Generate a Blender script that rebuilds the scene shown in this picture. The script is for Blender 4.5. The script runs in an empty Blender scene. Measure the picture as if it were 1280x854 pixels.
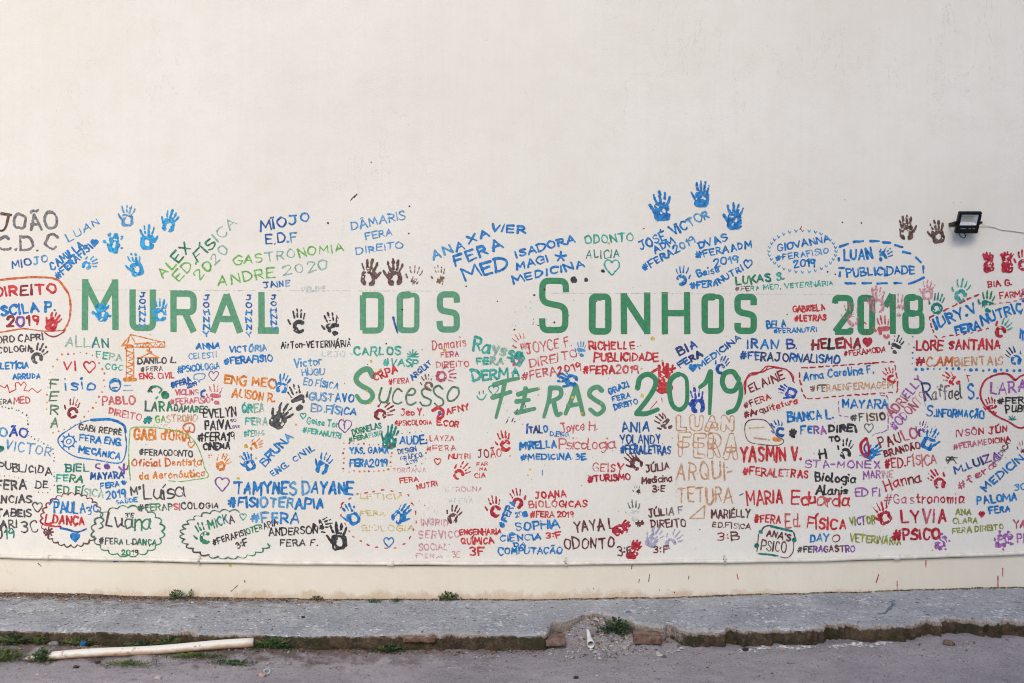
import bpy, math, random, unicodedata
import numpy as np
from mathutils import Vector, Matrix

random.seed(7)
RNG = np.random.RandomState(11)
scene = bpy.context.scene

# ------------------------------------------------------------------ camera
S = 0.0055                      # metres on the wall per unit of the measured survey grid
F = 1280 * 35 / 36.0
D = F * S                       # distance camera - wall
CAM_H = 1.75
cam_d = bpy.data.cameras.new('camera')
cam = bpy.data.objects.new('camera', cam_d)
scene.collection.objects.link(cam)
cam.location = (0, -D, CAM_H)
cam.rotation_euler = (math.radians(90), 0, 0)
cam_d.lens = 35
cam_d.sensor_width = 36
cam_d.clip_end = 500
scene.camera = cam

# ------------------------------------------------------------------ light
SUN_EL, SUN_AZ = math.radians(36), math.radians(183)     # azimuth clockwise from +Y
world = bpy.data.worlds.new('World')
scene.world = world
world.use_nodes = True
wn = world.node_tree
sky = wn.nodes.new('ShaderNodeTexSky')
sky.sky_type = 'NISHITA'
sky.sun_disc = False
sky.sun_elevation = SUN_EL
sky.sun_rotation = SUN_AZ
sky.air_density = 1.0
sky.dust_density = 0.4
sky.ozone_density = 3.0
wn.links.new(sky.outputs[0], wn.nodes['Background'].inputs[0])
wn.nodes['Background'].inputs[1].default_value = 0.12

sun_d = bpy.data.lights.new('sun', 'SUN')
sun = bpy.data.objects.new('sun', sun_d)
scene.collection.objects.link(sun)
sun_d.energy = 2.0
sun_d.angle = math.radians(35)
sun_d.color = (1.0, 0.865, 0.68)
sv = Vector((math.sin(SUN_AZ) * math.cos(SUN_EL), math.cos(SUN_AZ) * math.cos(SUN_EL), math.sin(SUN_EL)))
sun.rotation_euler = sv.to_track_quat('Z', 'Y').to_euler()
sun.location = sv * 20

vs = scene.view_settings
vs.view_transform = 'Standard'
vs.look = 'None'
vs.gamma = 1
vs.use_curve_mapping = False
vs.exposure = 0.63
scene.cycles.filter_width = 1.1

# ------------------------------------------------------------------ helpers
def lin(c):
    return tuple(((v / 255) / 12.92 if v / 255 <= 0.04045 else ((v / 255 + 0.055) / 1.055) ** 2.4) for v in c) + (1.0,)

_T = RNG.rand(256, 256)
def vnoise(x, y, seed=0):
    x = np.asarray(x, float) + seed * 17.31
    y = np.asarray(y, float) + seed * 9.77
    xi = np.floor(x).astype(int); yi = np.floor(y).astype(int)
    fx = x - xi; fy = y - yi
    fx = fx * fx * (3 - 2 * fx); fy = fy * fy * (3 - 2 * fy)
    a = _T[xi % 256, yi % 256]; b = _T[(xi + 1) % 256, yi % 256]
    c = _T[xi % 256, (yi + 1) % 256]; d = _T[(xi + 1) % 256, (yi + 1) % 256]
    return (a * (1 - fx) + b * fx) * (1 - fy) + (c * (1 - fx) + d * fx) * fy - 0.5
def fbm(x, y, seed=0, octs=4):
    s = 0; a = 1.0
    for k in range(octs):
        s = s + a * vnoise(np.asarray(x) * 2 ** k, np.asarray(y) * 2 ** k, seed + k * 3)
        a *= 0.5
    return s

def tag(o, label=None, cat=None, group=None, kind=None):
    if label: o['label'] = label
    if cat: o['category'] = cat
    if group: o['group'] = group
    if kind: o['kind'] = kind
    return o
def empty(name, loc=(0, 0, 0)):
    o = bpy.data.objects.new(name, None)
    o.location = loc
    o.empty_display_size = 0.1
    scene.collection.objects.link(o)
    return o
def link(name, me, parent=None, mats=()):
    for m in mats: me.materials.append(m)
    o = bpy.data.objects.new(name, me)
    scene.collection.objects.link(o)
    if parent is not None:
        o.parent = parent
        if parent.location.length > 0:
            o.matrix_parent_inverse = Matrix.Translation(-parent.location)
    return o
def mesh(name, verts, faces, smooth=False, midx=None):
    me = bpy.data.meshes.new(name)
    me.from_pydata([tuple(v) for v in verts], [], [tuple(f) for f in faces])
    if midx is not None:
        me.polygons.foreach_set('material_index', np.array(midx, np.int32))
    if smooth:
        me.polygons.foreach_set('use_smooth', np.ones(len(me.polygons), bool))
    me.update()
    return me
class MB:
    def __init__(s): s.v = []; s.f = []; s.m = []
    def add(s, vs_, fs, mi=0):
        b = len(s.v)
        s.v += [tuple(p) for p in vs_]
        s.f += [tuple(b + i for i in f) for f in fs]
        s.m += [mi] * len(fs)
    def box(s, c, size, rot=None, bev=0.0, mi=0):
        x, y, z = [q / 2 for q in size]
        R = rot if rot is not None else Matrix.Identity(3)
        b = min(bev, x * .9, y * .9, z * .9)
        c = Vector(c)
        if b <= 0:
            vs_ = [c + R @ Vector((i * x, j * y, k * z)) for i in (-1, 1) for j in (-1, 1) for k in (-1, 1)]
            s.add(vs_, [(0, 1, 3, 2), (4, 6, 7, 5), (0, 4, 5, 1), (2, 3, 7, 6), (0, 2, 6, 4), (1, 5, 7, 3)], mi)
            return
        import bmesh
        bm = bmesh.new()
        bmesh.ops.create_cube(bm, size=1)
        for v in bm.verts: v.co = Vector((v.co.x * 2 * x, v.co.y * 2 * y, v.co.z * 2 * z))
        bmesh.ops.bevel(bm, geom=bm.edges[:], offset=b, segments=2, affect='EDGES')
        bm.verts.index_update()
        s.add([c + R @ v.co for v in bm.verts], [[v.index for v in f.verts] for f in bm.faces], mi)
        bm.free()
    def tube(s, pts, r, n=12, caps=True, mi=0, r_end=None):
        pts = [Vector(p) for p in pts]
        rings = []
        up = Vector((0, 0, 1))
        for i, p in enumerate(pts):
            t = (pts[min(i + 1, len(pts) - 1)] - pts[max(i - 1, 0)]).normalized()
            a = t.cross(up)
            if a.length < 1e-3: a = t.cross(Vector((0, 1, 0)))
            a.normalize(); b = a.cross(t).normalized()
            rr = r if r_end is None else r + (r_end - r) * i / (len(pts) - 1)
            rings.append([p + (a * math.cos(q) + b * math.sin(q)) * rr for q in [2 * math.pi * k / n for k in range(n)]])
        base = [q for ring in rings for q in ring]
        fs = []
        for i in range(len(pts) - 1):
            for k in range(n):
                fs.append((i * n + k, i * n + (k + 1) % n, (i + 1) * n + (k + 1) % n, (i + 1) * n + k))
        if caps:
            fs.append(tuple(range(n))[::-1]); fs.append(tuple((len(pts) - 1) * n + k for k in range(n)))
        s.add(base, fs, mi)
    def build(s, name, mats, parent=None, smooth=False):
        if not isinstance(mats, (list, tuple)): mats = [mats]
        return link(name, mesh(name, s.v, s.f, smooth, s.m), parent, mats)

# ------------------------------------------------------------------ materials
def new_mat(name):
    m = bpy.data.materials.new(name)
    m.use_nodes = True
    nt = m.node_tree
    return m, nt, nt.nodes['Principled BSDF']
def N(nt, typ, **kw):
    n = nt.nodes.new(typ)
    for k, v in kw.items():
        if k.startswith('i_'): n.inputs[k[2:]].default_value = v
        else: setattr(n, k, v)
    return n
def noise(nt, scale, detail=4, rough=.55, vec=None, dist=0.0):
    n = N(nt, 'ShaderNodeTexNoise'); n.inputs['Scale'].default_value = scale
    n.inputs['Detail'].default_value = detail; n.inputs['Roughness'].default_value = rough
    n.inputs['Distortion'].default_value = dist
    if vec is not None: nt.links.new(vec, n.inputs['Vector'])
    return n.outputs['Fac']
def pos(nt, scale=(1, 1, 1)):
    g = N(nt, 'ShaderNodeNewGeometry')
    if scale == (1, 1, 1): return g.outputs['Position']
    mp = N(nt, 'ShaderNodeMapping'); mp.inputs['Scale'].default_value = scale
    nt.links.new(g.outputs['Position'], mp.inputs['Vector'])
    return mp.outputs[0]
def ramp(nt, fac, a, b, ca=0.0, cb=1.0):
    n = N(nt, 'ShaderNodeMapRange')
    n.inputs['From Min'].default_value = a; n.inputs['From Max'].default_value = b
    n.inputs['To Min'].default_value = ca; n.inputs['To Max'].default_value = cb
    nt.links.new(fac, n.inputs['Value'])
    return n.outputs[0]
def mix(nt, fac, a, b, mode='MIX'):
    n = N(nt, 'ShaderNodeMix', data_type='RGBA', blend_type=mode)
    for sock, v in ((n.inputs[0], fac), (n.inputs[6], a), (n.inputs[7], b)):
        if isinstance(v, (tuple, list, float, int)): sock.default_value = v
        else: nt.links.new(v, sock)
    return n.outputs[2]
def math_(nt, op, a, b=None):
    n = N(nt, 'ShaderNodeMath', operation=op)
    for k, v in ((0, a), (1, b)):
        if v is None: continue
        if isinstance(v, (float, int)): n.inputs[k].default_value = v
        else: nt.links.new(v, n.inputs[k])
    return n.outputs[0]
def bump(nt, bsdf, h, strength, dist=0.01):
    b = N(nt, 'ShaderNodeBump')
    b.inputs['Strength'].default_value = strength; b.inputs['Distance'].default_value = dist
    nt.links.new(h, b.inputs['Height'])
    nt.links.new(b.outputs[0], bsdf.inputs['Normal'])

def mat_wall(name, c1, c2, plinth=False):
    m, nt, b = new_mat(name)
    p = pos(nt)
    big = noise(nt, 0.8, 3, .5, p)
    med = noise(nt, 5.0, 5, .6, p)
    stre = noise(nt, 1.0, 4, .6, pos(nt, (26, 26, 1.0)))         # vertical roller streaks
    col = mix(nt, ramp(nt, big, .35, .65), lin(c1), lin(c2))
    col = mix(nt, ramp(nt, stre, .42, .75, 0, .16), col, lin([v * .95 for v in c1]))
    col = mix(nt, ramp(nt, med, .48, .70, 0, .4), col, lin([c1[0] * .985, c1[1] * .975, c1[2] * .955]))
    # scattered tiny specks of dirt
    v = N(nt, 'ShaderNodeTexVoronoi'); v.inputs['Scale'].default_value = 9
    nt.links.new(p, v.inputs['Vector'])
    sp = ramp(nt, v.outputs['Distance'], .018, .03, 1, 0)
    gate = ramp(nt, noise(nt, 2.2, 2, .5, p), .55, .62)
    col = mix(nt, math_(nt, 'MULTIPLY', math_(nt, 'MULTIPLY', sp, gate), .6), col, lin((130, 115, 100)))
    ck = noise(nt, 1.6, 6, .62, pos(nt, (1.5, 1.5, .55)), .4)
    line = ramp(nt, math_(nt, 'ABSOLUTE', math_(nt, 'SUBTRACT', ck, .5)), .0006, .0022, 1, 0)
    line = math_(nt, 'MULTIPLY', line, ramp(nt, noise(nt, .7, 2, .5, p), .52, .60, 0, .3))
    col = mix(nt, line, col, lin((168, 158, 146)))                 # hairline cracks in the plaster
    if plinth:
        sx = N(nt, 'ShaderNodeSeparateXYZ'); nt.links.new(p, sx.inputs[0])
        h = math_(nt, 'ADD', sx.outputs[2], ramp(nt, noise(nt, 9, 5, .7, p), .3, .7, -.04, .05))
        col = mix(nt, ramp(nt, h, .0, .045, .5, 0), col, lin((188, 150, 112)))     # splash dirt along the base
        col = mix(nt, ramp(nt, noise(nt, 11, 5, .7, p), .58, .76, 0, .14), col, lin((200, 172, 138)))
    nt.links.new(col, b.inputs['Base Color'])
    b.inputs['Roughness'].default_value = .75
    b.inputs['Specular IOR Level'].default_value = .25
    hgt = math_(nt, 'ADD', math_(nt, 'MULTIPLY', noise(nt, 95, 4, .6, p), .35), math_(nt, 'MULTIPLY', noise(nt, 6, 4, .5, p), 1.0))
    bump(nt, b, hgt, .26, .02)
    return m

PAL = dict(
    blue=(0, 120, 206), bluel=(60, 156, 222), navy=(20, 52, 120), blued=(0, 84, 172), sky=(84, 158, 220), cobalt=(22, 68, 180),
    red=(218, 34, 42), redd=(142, 22, 34), crim=(196, 12, 42), pink=(230, 92, 116), rose=(206, 70, 108), pinkf=(230, 128, 152),
    redf=(226, 80, 88), black=(28, 28, 32), dark=(62, 60, 62), grey=(112, 108, 110), brown=(92, 58, 48), brownl=(120, 84, 62), maroon=(98, 38, 42),
    orange=(246, 132, 28), orangeb=(226, 104, 50), tan=(230, 165, 115), teal=(0, 128, 116), tealb=(18, 178, 158), green=(20, 130, 84),
    lgreen=(104, 194, 66), gpale=(140, 198, 175), dgreen=(60, 105, 85), purple=(122, 68, 158), violet=(172, 84, 184), lilac=(188, 182, 224),
    yellow=(234, 196, 62), yfade=(232, 208, 110), olive=(146, 160, 44), title=(92, 155, 118), titled=(62, 138, 96), pgreen=(82, 128, 92),
    spill=(62, 96, 132), white=(238, 238, 242), tanl=(232, 160, 104), ghost=(185, 215, 212), cyan=(0, 160, 232), chalk=(205, 196, 186))
DRY = dict(spill=.5, white=.9, tanl=.05, title=.0, titled=.0, pinkf=.5, redf=.3, tan=.45, yfade=.7, gpale=.4, lilac=.2, ghost=.8, grey=.35, sky=.3, lgreen=.3, tealb=.25, rose=.25, pink=.3,
           violet=.3, bluel=.18, brownl=.4, olive=.3, dgreen=.2, chalk=.8)
ALPHA = dict(spill=(.2, .85), white=(.15, .55), tanl=(.5, .85), pinkf=(.25, .7), yfade=(.3, .75), ghost=(.1, .4), lilac=(.45, .8), gpale=(.35, .85), tan=(.45, .9), lgreen=(.5, 1), redf=(.5, .95),
             sky=(.4, .95), tealb=(.45, 1), grey=(.5, 1), pink=(.5, .95), rose=(.55, 1), bluel=(.5, 1), violet=(.5, 1), title=(.96, 1), titled=(.97, 1),
             chalk=(.2, .5), pgreen=(.7, 1), olive=(.55, 1))
_PM = {}
def paint(key):
    if key in _PM: return _PM[key]
    c = PAL[key]
    m, nt, b = new_mat('paint_' + key)
    p = pos(nt)
    n1 = noise(nt, 42, 4, .6, p)
    n2 = noise(nt, 9, 3, .5, p)
    f1, f2 = (.92, .05) if key.startswith('title') else (.74, .22)
    dk = lin([v * f1 for v in c]); lt = lin([v + (255 - v) * f2 for v in c])
    col = mix(nt, ramp(nt, n1, .38, .62), dk, lt)
    col = mix(nt, ramp(nt, n2, .4, .7, 0, .35), col, lin(c))
    nt.links.new(col, b.inputs['Base Color'])
    lo, hi = ALPHA.get(key, (.78, 1.0))
    nt.links.new(ramp(nt, noise(nt, 70, 5, .65, p), .36, .58, lo, hi), b.inputs['Alpha'])
    b.inputs['Roughness'].default_value = .5
    b.inputs['Specular IOR Level'].default_value = .3
    bump(nt, b, noise(nt, 160, 3, .5, p), .15, .004)
    _PM[key] = m
    return m

def simple(name, c, rough=.6, metal=0.0, var=.12, scale=30, bmp=.1, spec=.4):
    m, nt, b = new_mat(name)
    p = pos(nt)
    n1 = noise(nt, scale, 4, .6, p)
    col = mix(nt, ramp(nt, n1, .35, .65), lin([v * (1 - var) for v in c]), lin([min(255, v * (1 + var)) for v in c]))
    nt.links.new(col, b.inputs['Base Color'])
    b.inputs['Roughness'].default_value = rough
    b.inputs['Metallic'].default_value = metal
    b.inputs['Specular IOR Level'].default_value = spec
    if bmp: bump(nt, b, noise(nt, scale * 4, 4, .6, p), bmp, .005)
    return m

def broken(nt, p, col):
    at = N(nt, 'ShaderNodeAttribute', attribute_name='broken')
    k = math_(nt, 'MULTIPLY', at.outputs['Fac'], ramp(nt, noise(nt, 26, 5, .7, p), .32, .62, .25, 1.5))
    fine = noise(nt, 90, 4, .7, p)
    c = mix(nt, ramp(nt, fine, .35, .65), lin((142, 128, 120)), lin((196, 184, 174)))
    return mix(nt, ramp(nt, k, .26, .5), col, c)
def mat_concrete():
    m, nt, b = new_mat('worn_concrete')
    p = pos(nt)
    big = noise(nt, 2.2, 5, .6, p); fine = noise(nt, 70, 5, .7, p); mid = noise(nt, 14, 5, .65, p)
    col = mix(nt, ramp(nt, big, .35, .65), lin((148, 150, 154)), lin((180, 181, 183)))
    col = mix(nt, ramp(nt, mid, .45, .7, 0, .55), col, lin((136, 137, 141)))
    col = mix(nt, ramp(nt, fine, .5, .72, 0, .7), col, lin((192, 191, 192)))
    col = mix(nt, ramp(nt, fine, .34, .46, .8, 0), col, lin((84, 85, 92)))
    rag = noise(nt, 34, 6, .75, pos(nt, (1, .8, 1)))                # ragged limewash islands
    rg = ramp(nt, noise(nt, 4, 5, .65, p), .36, .62, .05, -.10)
    col = mix(nt, ramp(nt, math_(nt, 'ADD', rag, rg), .55, .61, 0, .85), col, lin((214, 213, 212)))
    col = mix(nt, ramp(nt, noise(nt, 52, 5, .75, p), .62, .70, 0, .7), col, lin((84, 82, 84)))
    v = N(nt, 'ShaderNodeTexVoronoi'); v.inputs['Scale'].default_value = 38; v.inputs['Randomness'].default_value = 1
    nt.links.new(p, v.inputs['Vector'])
    fl = math_(nt, 'MULTIPLY', ramp(nt, v.outputs['Distance'], .16, .24, 1, 0), math_(nt, 'MULTIPLY', ramp(nt, noise(nt, 30, 3, .5, p), .49, .58), ramp(nt, noise(nt, 3, 4, .6, p), .42, .58, .15, 1)))
    col = mix(nt, fl, col, lin((222, 220, 218)))             # whitewash flecks
    # limewash splashed close to the wall, dirt blown into the left end
    sx = N(nt, 'ShaderNodeSeparateXYZ'); nt.links.new(p, sx.inputs[0])
    near = ramp(nt, math_(nt, 'ADD', sx.outputs[1], ramp(nt, mid, .3, .7, -.12, .12)), -.30, -.04)
    col = mix(nt, math_(nt, 'MULTIPLY', near, ramp(nt, noise(nt, 24, 4, .7, p), .48, .62, 0, .7)), col, lin((196, 197, 200)))
    left = math_(nt, 'MULTIPLY', ramp(nt, sx.outputs[0], -.8, -2.2), ramp(nt, math_(nt, 'ADD', sx.outputs[1], ramp(nt, mid, .25, .75, -.2, .2)), -.28, -.06))
    col = mix(nt, math_(nt, 'MULTIPLY', left, .8), col, lin((108, 88, 74)))
    col = broken(nt, p, col)
    nt.links.new(col, b.inputs['Base Color'])
    b.inputs['Roughness'].default_value = .9; b.inputs['Specular IOR Level'].default_value = .15
    bump(nt, b, math_(nt, 'ADD', fine, math_(nt, 'MULTIPLY', mid, 1.5)), .7, .012)
    return m
def mat_kerb():
    m, nt, b = new_mat('mossy_kerb_face')
    p = pos(nt)
    mid = noise(nt, 12, 6, .7, p); fine = noise(nt, 60, 5, .7, p)
    col = mix(nt, ramp(nt, mid, .38, .62), lin((64, 56, 47)), lin((104, 88, 71)))
    col = mix(nt, ramp(nt, fine, .5, .7, 0, .6), col, lin((140, 122, 100)))
    col = mix(nt, ramp(nt, noise(nt, 5, 4, .6, p), .5, .62, 0, .7), col, lin((66, 66, 46)))
    col = broken(nt, p, col)
    nt.links.new(col, b.inputs['Base Color'])
    b.inputs['Roughness'].default_value = .95; b.inputs['Specular IOR Level'].default_value = .1
    bump(nt, b, math_(nt, 'ADD', fine, math_(nt, 'MULTIPLY', mid, 2)), 1.0, .02)
    return m
def mat_road():
    m, nt, b = new_mat('sandy_road')
    p = pos(nt)
    big = noise(nt, 1.6, 5, .6, p); mid = noise(nt, 9, 6, .65, p); fine = noise(nt, 110, 4, .7, p)
    col = mix(nt, ramp(nt, big, .35, .65), lin((158, 150, 154)), lin((188, 179, 180)))
    col = mix(nt, ramp(nt, mid, .5, .72, 0, .5), col, lin((140, 132, 136)))
    col = mix(nt, ramp(nt, fine, .50, .66, 0, .8), col, lin((184, 175, 172)))
    col = mix(nt, ramp(nt, fine, .32, .44, .8, 0), col, lin((96, 90, 93)))
    col = mix(nt, ramp(nt, noise(nt, 44, 6, .75, p), .56, .66, 0, .65), col, lin((92, 84, 84)))
    col = mix(nt, ramp(nt, noise(nt, 38, 6, .75, pos(nt, (1.1, .9, 1))), .57, .66, 0, .6), col, lin((186, 177, 174)))
    v = N(nt, 'ShaderNodeTexVoronoi'); v.inputs['Scale'].default_value = 60
    nt.links.new(p, v.inputs['Vector'])
    fl = math_(nt, 'MULTIPLY', ramp(nt, v.outputs['Distance'], .14, .2, 1, 0), ramp(nt, noise(nt, 40, 3, .5, p), .57, .62))
    col = mix(nt, math_(nt, 'MULTIPLY', fl, .8), col, lin((196, 188, 180)))
    sx = N(nt, 'ShaderNodeSeparateXYZ'); nt.links.new(p, sx.inputs[0])
    soil = math_(nt, 'MULTIPLY', ramp(nt, sx.outputs[0], .2, -1.2), ramp(nt, math_(nt, 'ADD', sx.outputs[1], ramp(nt, mid, .3, .7, -.22, .22)), -1.12, -.93))
    col = mix(nt, math_(nt, 'MULTIPLY', soil, .8), col, lin((100, 84, 74)))
    nt.links.new(col, b.inputs['Base Color'])
    b.inputs['Roughness'].default_value = .95; b.inputs['Specular IOR Level'].default_value = .1
    bump(nt, b, math_(nt, 'ADD', math_(nt, 'MULTIPLY', fine, .8), math_(nt, 'MULTIPLY', mid, 2)), .9, .018)
    return m

# ------------------------------------------------------------------ survey helpers
_SX = np.array([-600, 0, 150, 300, 430, 560, 700, 860, 950, 1040, 1160, 1280, 1900], float)
_SZ = np.array([.03, .024, .006, -.012, -.020, -.024, -.018, -.004, .012, .032, .047, .064, .075])
def lift(x):                                    # the ground is not level along the wall
    px = np.asarray(x) / S + 640
    acc = 0
    for o in (-90, -45, 0, 45, 90): acc = acc + np.interp(px + o, _SX, _SZ)
    return acc / 5
ROAD = -0.098
def gp(px, py, drop=0.0, it=5):                 # a spot on the ground seen at px, py
    x = (px - 640) * S
    for _ in range(it):
        z = float(lift(x)) + drop
        dd = F * (CAM_H - z) / (py - 427)
        x = (px - 640) / F * dd
    return Vector((x, dd - D, z))
def wp(px, py, off=0.0):
    return Vector(((px - 640) * S, -off, CAM_H - (py - 427) * S))

# ------------------------------------------------------------------ the road
EDGE = -0.825
NX = [.21, .235, .25, .33, .45, .55, .66, .78, .90, 1.00, 1.10]
NE = [0, .12, .22, .32, .42, .47, .37, .23, .14, .06, 0]
def notch(x): return np.interp(x, NX, NE, left=0, right=0)
def axis(fine0, fine1, step, far):
    a = list(np.arange(fine0, fine1 + 1e-6, step))
    s = step; v = fine1
    while v < far: s *= 1.35; v += s; a.append(v)
    s = step; v = fine0
    while v > -far: s *= 1.35; v -= s; a.insert(0, v)
    return np.array(a)
def road_z(x, y):
    z = lift(x) + ROAD
    z = z + .012 * fbm(x * 1.7, y * 1.7, 2, 4) + .009 * fbm(x * 9, y * 9, 5, 4)
    nn = notch(np.clip(x, -3, 3))
    t = np.clip((y + .92) / .66, 0, 1)
    ramp_ = t ** 1.8 * .074
    w = np.clip(nn / .12, 0, 1)
    heap = .004 * np.exp(-(((x - .58) / .22) ** 2 + ((y + .55) / .22) ** 2))
    z = z + w * (ramp_ + (.022 * fbm(x * 9, y * 9, 8, 4) + .012 * fbm(x * 33, y * 33, 12, 3)) * (t > 0)) + w * heap
    soil = np.clip((-x + .3) / 2.0, 0, 1) * np.clip(1 - np.abs(y + .91) / .16, 0, 1)
    return z + soil * (.022 + .02 * fbm(x * 5, y * 5, 9, 3))
ax = axis(-3.6, 3.6, .02, 60); ay = axis(-1.75, -.18, .02, 60); ay = ay[ay < 9]
GX, GY = np.meshgrid(ax, ay, indexing='ij')
GZ = road_z(GX, GY)
nx_, ny_ = GX.shape
vv = np.stack([GX, GY, GZ], -1).reshape(-1, 3)
idx = np.arange(nx_ * ny_).reshape(nx_, ny_)
q = np.stack([idx[:-1, :-1], idx[1:, :-1], idx[1:, 1:], idx[:-1, 1:]], -1).reshape(-1, 4)
M_road = mat_road()
road = link('road', mesh('road', vv, q, True), None, [M_road])
tag(road, 'grey sandy compacted road surface in front of the kerb', 'road', kind='structure')

# ------------------------------------------------------------------ the pavement
M_conc, M_kerb = mat_concrete(), mat_kerb()
xs = axis(-3.8, 3.8, .0125, 9)
chip = np.clip(vnoise(xs * 3.1, 0 * xs, 21) + .5 * vnoise(xs * 9, 0 * xs, 22) + .35 * vnoise(xs * 27, 0 * xs, 23) - .16, 0, 1) * .17 * np.clip((xs + .9) / 1.0, .15, 1) * .6
for cpx, chw, cdp in ((518, 26, .035), (572, 30, .05), (600, 12, .03), (845, 9, .09), (868, 14, .03), (917, 10, .07), (972, 8, .045), (1052, 34, .10), (1100, 20, .02), (1158, 26, .05), (1205, 44, .13), (1262, 18, .03), (232, 16, .06), (300, 30, .012), (690, 14, .03)):
    cx_ = (cpx - 640) / F * 6.02
    chip = chip + np.clip(1 - ((xs - cx_) / (chw / F * 6.02)) ** 2 + .8 * vnoise(xs * 24, 0 * xs, 24) + .7 * vnoise(xs * 55, 0 * xs, 25), 0, 1) * cdp
edge = EDGE + .010 * vnoise(xs * 6, 0 * xs, 3) + .012 * vnoise(xs * 28, 0 * xs, 4) + .008 * vnoise(xs * 61, 0 * xs, 7) + chip + notch(xs) + np.where(notch(xs) > 0, .03 * vnoise(xs * 22, 0 * xs, 6), 0)
rows = []
nt_ = 60
for k in range(nt_):
    v = k / (nt_ - 1)
    y = .03 + (edge - .03) * v
    z = lift(xs) + .008 * fbm(xs * 2.2, y * 2.2, 31, 4) + .005 * fbm(xs * 18, y * 18, 32, 3) + .003 * vnoise(xs * 60, y * 60, 34) - .022 * np.exp(-((y + .006) / .016) ** 2)
    if v > .93: z = z - .012 * ((v - .93) / .07) ** 2 * (1 + vnoise(xs * 20, y, 33))
    rows.append(np.stack([xs, y, z], -1))
zt = rows[-1][:, 2]
for k in range(1, 8):
    v = k / 7
    y = edge - .010 * math.sin(v * 3) + .022 * vnoise(xs * 14, v * 3 + 0 * xs, 36) + .016 * vnoise(xs * 37, v * 7 + 0 * xs, 37)
    z = zt + (lift(xs) + ROAD - .035 - zt) * v
    rows.append(np.stack([xs, y, z], -1))
R_ = np.stack(rows, 1)
a_, b_ = R_.shape[:2]
idx = np.arange(a_ * b_).reshape(a_, b_)
q = np.stack([idx[:-1, 1:], idx[1:, 1:], idx[1:, :-1], idx[:-1, :-1]], -1)
mi = np.zeros(q.shape[:2], int)
mi[:, nt_ - 1:] = 1
pm = mesh('pavement', R_.reshape(-1, 3), q.reshape(-1, 4), True, mi.reshape(-1))
dmg = np.zeros((a_, b_))                        # where the cement has broken away
cm = np.clip((chip + notch(xs)) / .03, 0, 1)
for k in range(b_):
    v = k - (nt_ - 1)
    dmg[:, k] = np.maximum(np.clip(1 - abs(v) / 1.6, 0, 1) * (.42 + .58 * cm), np.clip(notch(xs) / .1, 0, 1) * (v >= 0) * np.clip(1.2 - v / 7, 0, 1))
at = pm.attributes.new('broken', 'FLOAT', 'POINT'); at.data.foreach_set('value', dmg.reshape(-1).astype(np.float32))
pav = link('pavement', pm, None, [M_conc, M_kerb])
tag(pav, 'worn grey concrete pavement with a crumbling kerb along the wall', 'pavement', kind='structure')

# ------------------------------------------------------------------ unseen building added behind the camera to shade the right end of the wall
HX, HY, HW, HDp, HH = 0.2, -19.0, 26.0, 9.0, 17.5
HB = empty('shade_house', (HX + HW / 2, HY - HDp / 2, ROAD))
tag(HB, 'tall pale building added out of view to shade the right end of the wall', 'shade_house')
M_hw = simple('shade_house_render', (142, 164, 196), .9, 0, .06, 3, .1)  # bluish, to throw cool light back onto the wall
mb = MB(); mb.box((HX + HW / 2, HY - HDp / 2, HH / 2 - .3), (HW, HDp, HH)); mb.build('walls', M_hw, HB)
mb = MB(); mb.box((HX + HW / 2, HY - HDp / 2, HH - .2), (HW + .5, HDp + .5, .25), None, .02); mb.build('roof', simple('roof_slab', (150, 146, 140), .9), HB)
M_win, nt, b = new_mat('window_glass'); b.inputs['Base Color'].default_value = lin((50, 58, 66)); b.inputs['Roughness'].default_value = .1
M_frm = simple('window_frame_paint', (200, 198, 192), .5)
for f_ in range(5):
    for w_ in range(7):
        cx_, cz_ = HX + 2.2 + w_ * 3.6, 1.9 + f_ * 3.2
        mb = MB(); mb.box((cx_, HY + .02, cz_), (1.5, .06, 1.35)); fo = mb.build('window', M_frm, HB)
        mb = MB(); [mb.box((cx_ + sx_ * .36, HY + .055, cz_), (.64, .02, 1.2)) for sx_ in (-1, 1)]; pn = link('pane', mesh('pane', mb.v, mb.f), None, [M_win]); pn.parent = fo; pn.matrix_parent_inverse = fo.matrix_world.inverted()

# ------------------------------------------------------------------ the wall
W = empty('mural_wall', (0, 0, 0))
tag(W, 'long cream plastered wall covered with painted names and handprints', 'wall', kind='thing')
M_up = mat_wall('cream_plaster', (229, 223, 213), (235, 230, 221))
M_lo = mat_wall('yellow_plaster', (228, 217, 199), (233, 224, 208), True)
PIPE = [(-500, 688), (0, 694.5), (120, 697.5), (240, 700.5), (360, 702.5), (490, 703.8), (640, 703.8), (760, 703), (900, 701), (1040, 698.5), (1160, 695), (1280, 690), (1800, 676)]
def pipe_y(px): return np.interp(px, [p[0] for p in PIPE], [p[1] for p in PIPE])
def wall_piece(name, m, top, bot, y0):
    px = np.linspace(-900, 2180, 78)
    mb = MB()
    for i in range(len(px) - 1):
        a, b = px[i], px[i + 1]
        A = [wp(a, bot(a)), wp(b, bot(b)), wp(b, top(b)), wp(a, top(a))]
        base = len(mb.v)
        mb.v += [(p.x, y0, p.z) for p in A] + [(p.x, .25, p.z) for p in A]
        fs = [(0, 1, 2, 3), (5, 4, 7, 6), (3, 2, 6, 7), (4, 5, 1, 0)]
        if i == 0: fs.append((4, 0, 3, 7))
        if i == len(px) - 2: fs.append((1, 5, 6, 2))
        mb.f += [tuple(base + k for k in f) for f in fs]; mb.m += [0] * len(fs)
    return mb.build(name, m, W)
wall_piece('plaster', M_up, lambda p: -360, lambda p: pipe_y(p) + 1, 0.0)
wall_piece('plinth', M_lo, lambda p: pipe_y(p) + 1, lambda p: 790, -.004)
cp = MB(); cp.box((0, .11, CAM_H + 787 * S + .03), (17.2, .36, .07), None, .01)
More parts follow.
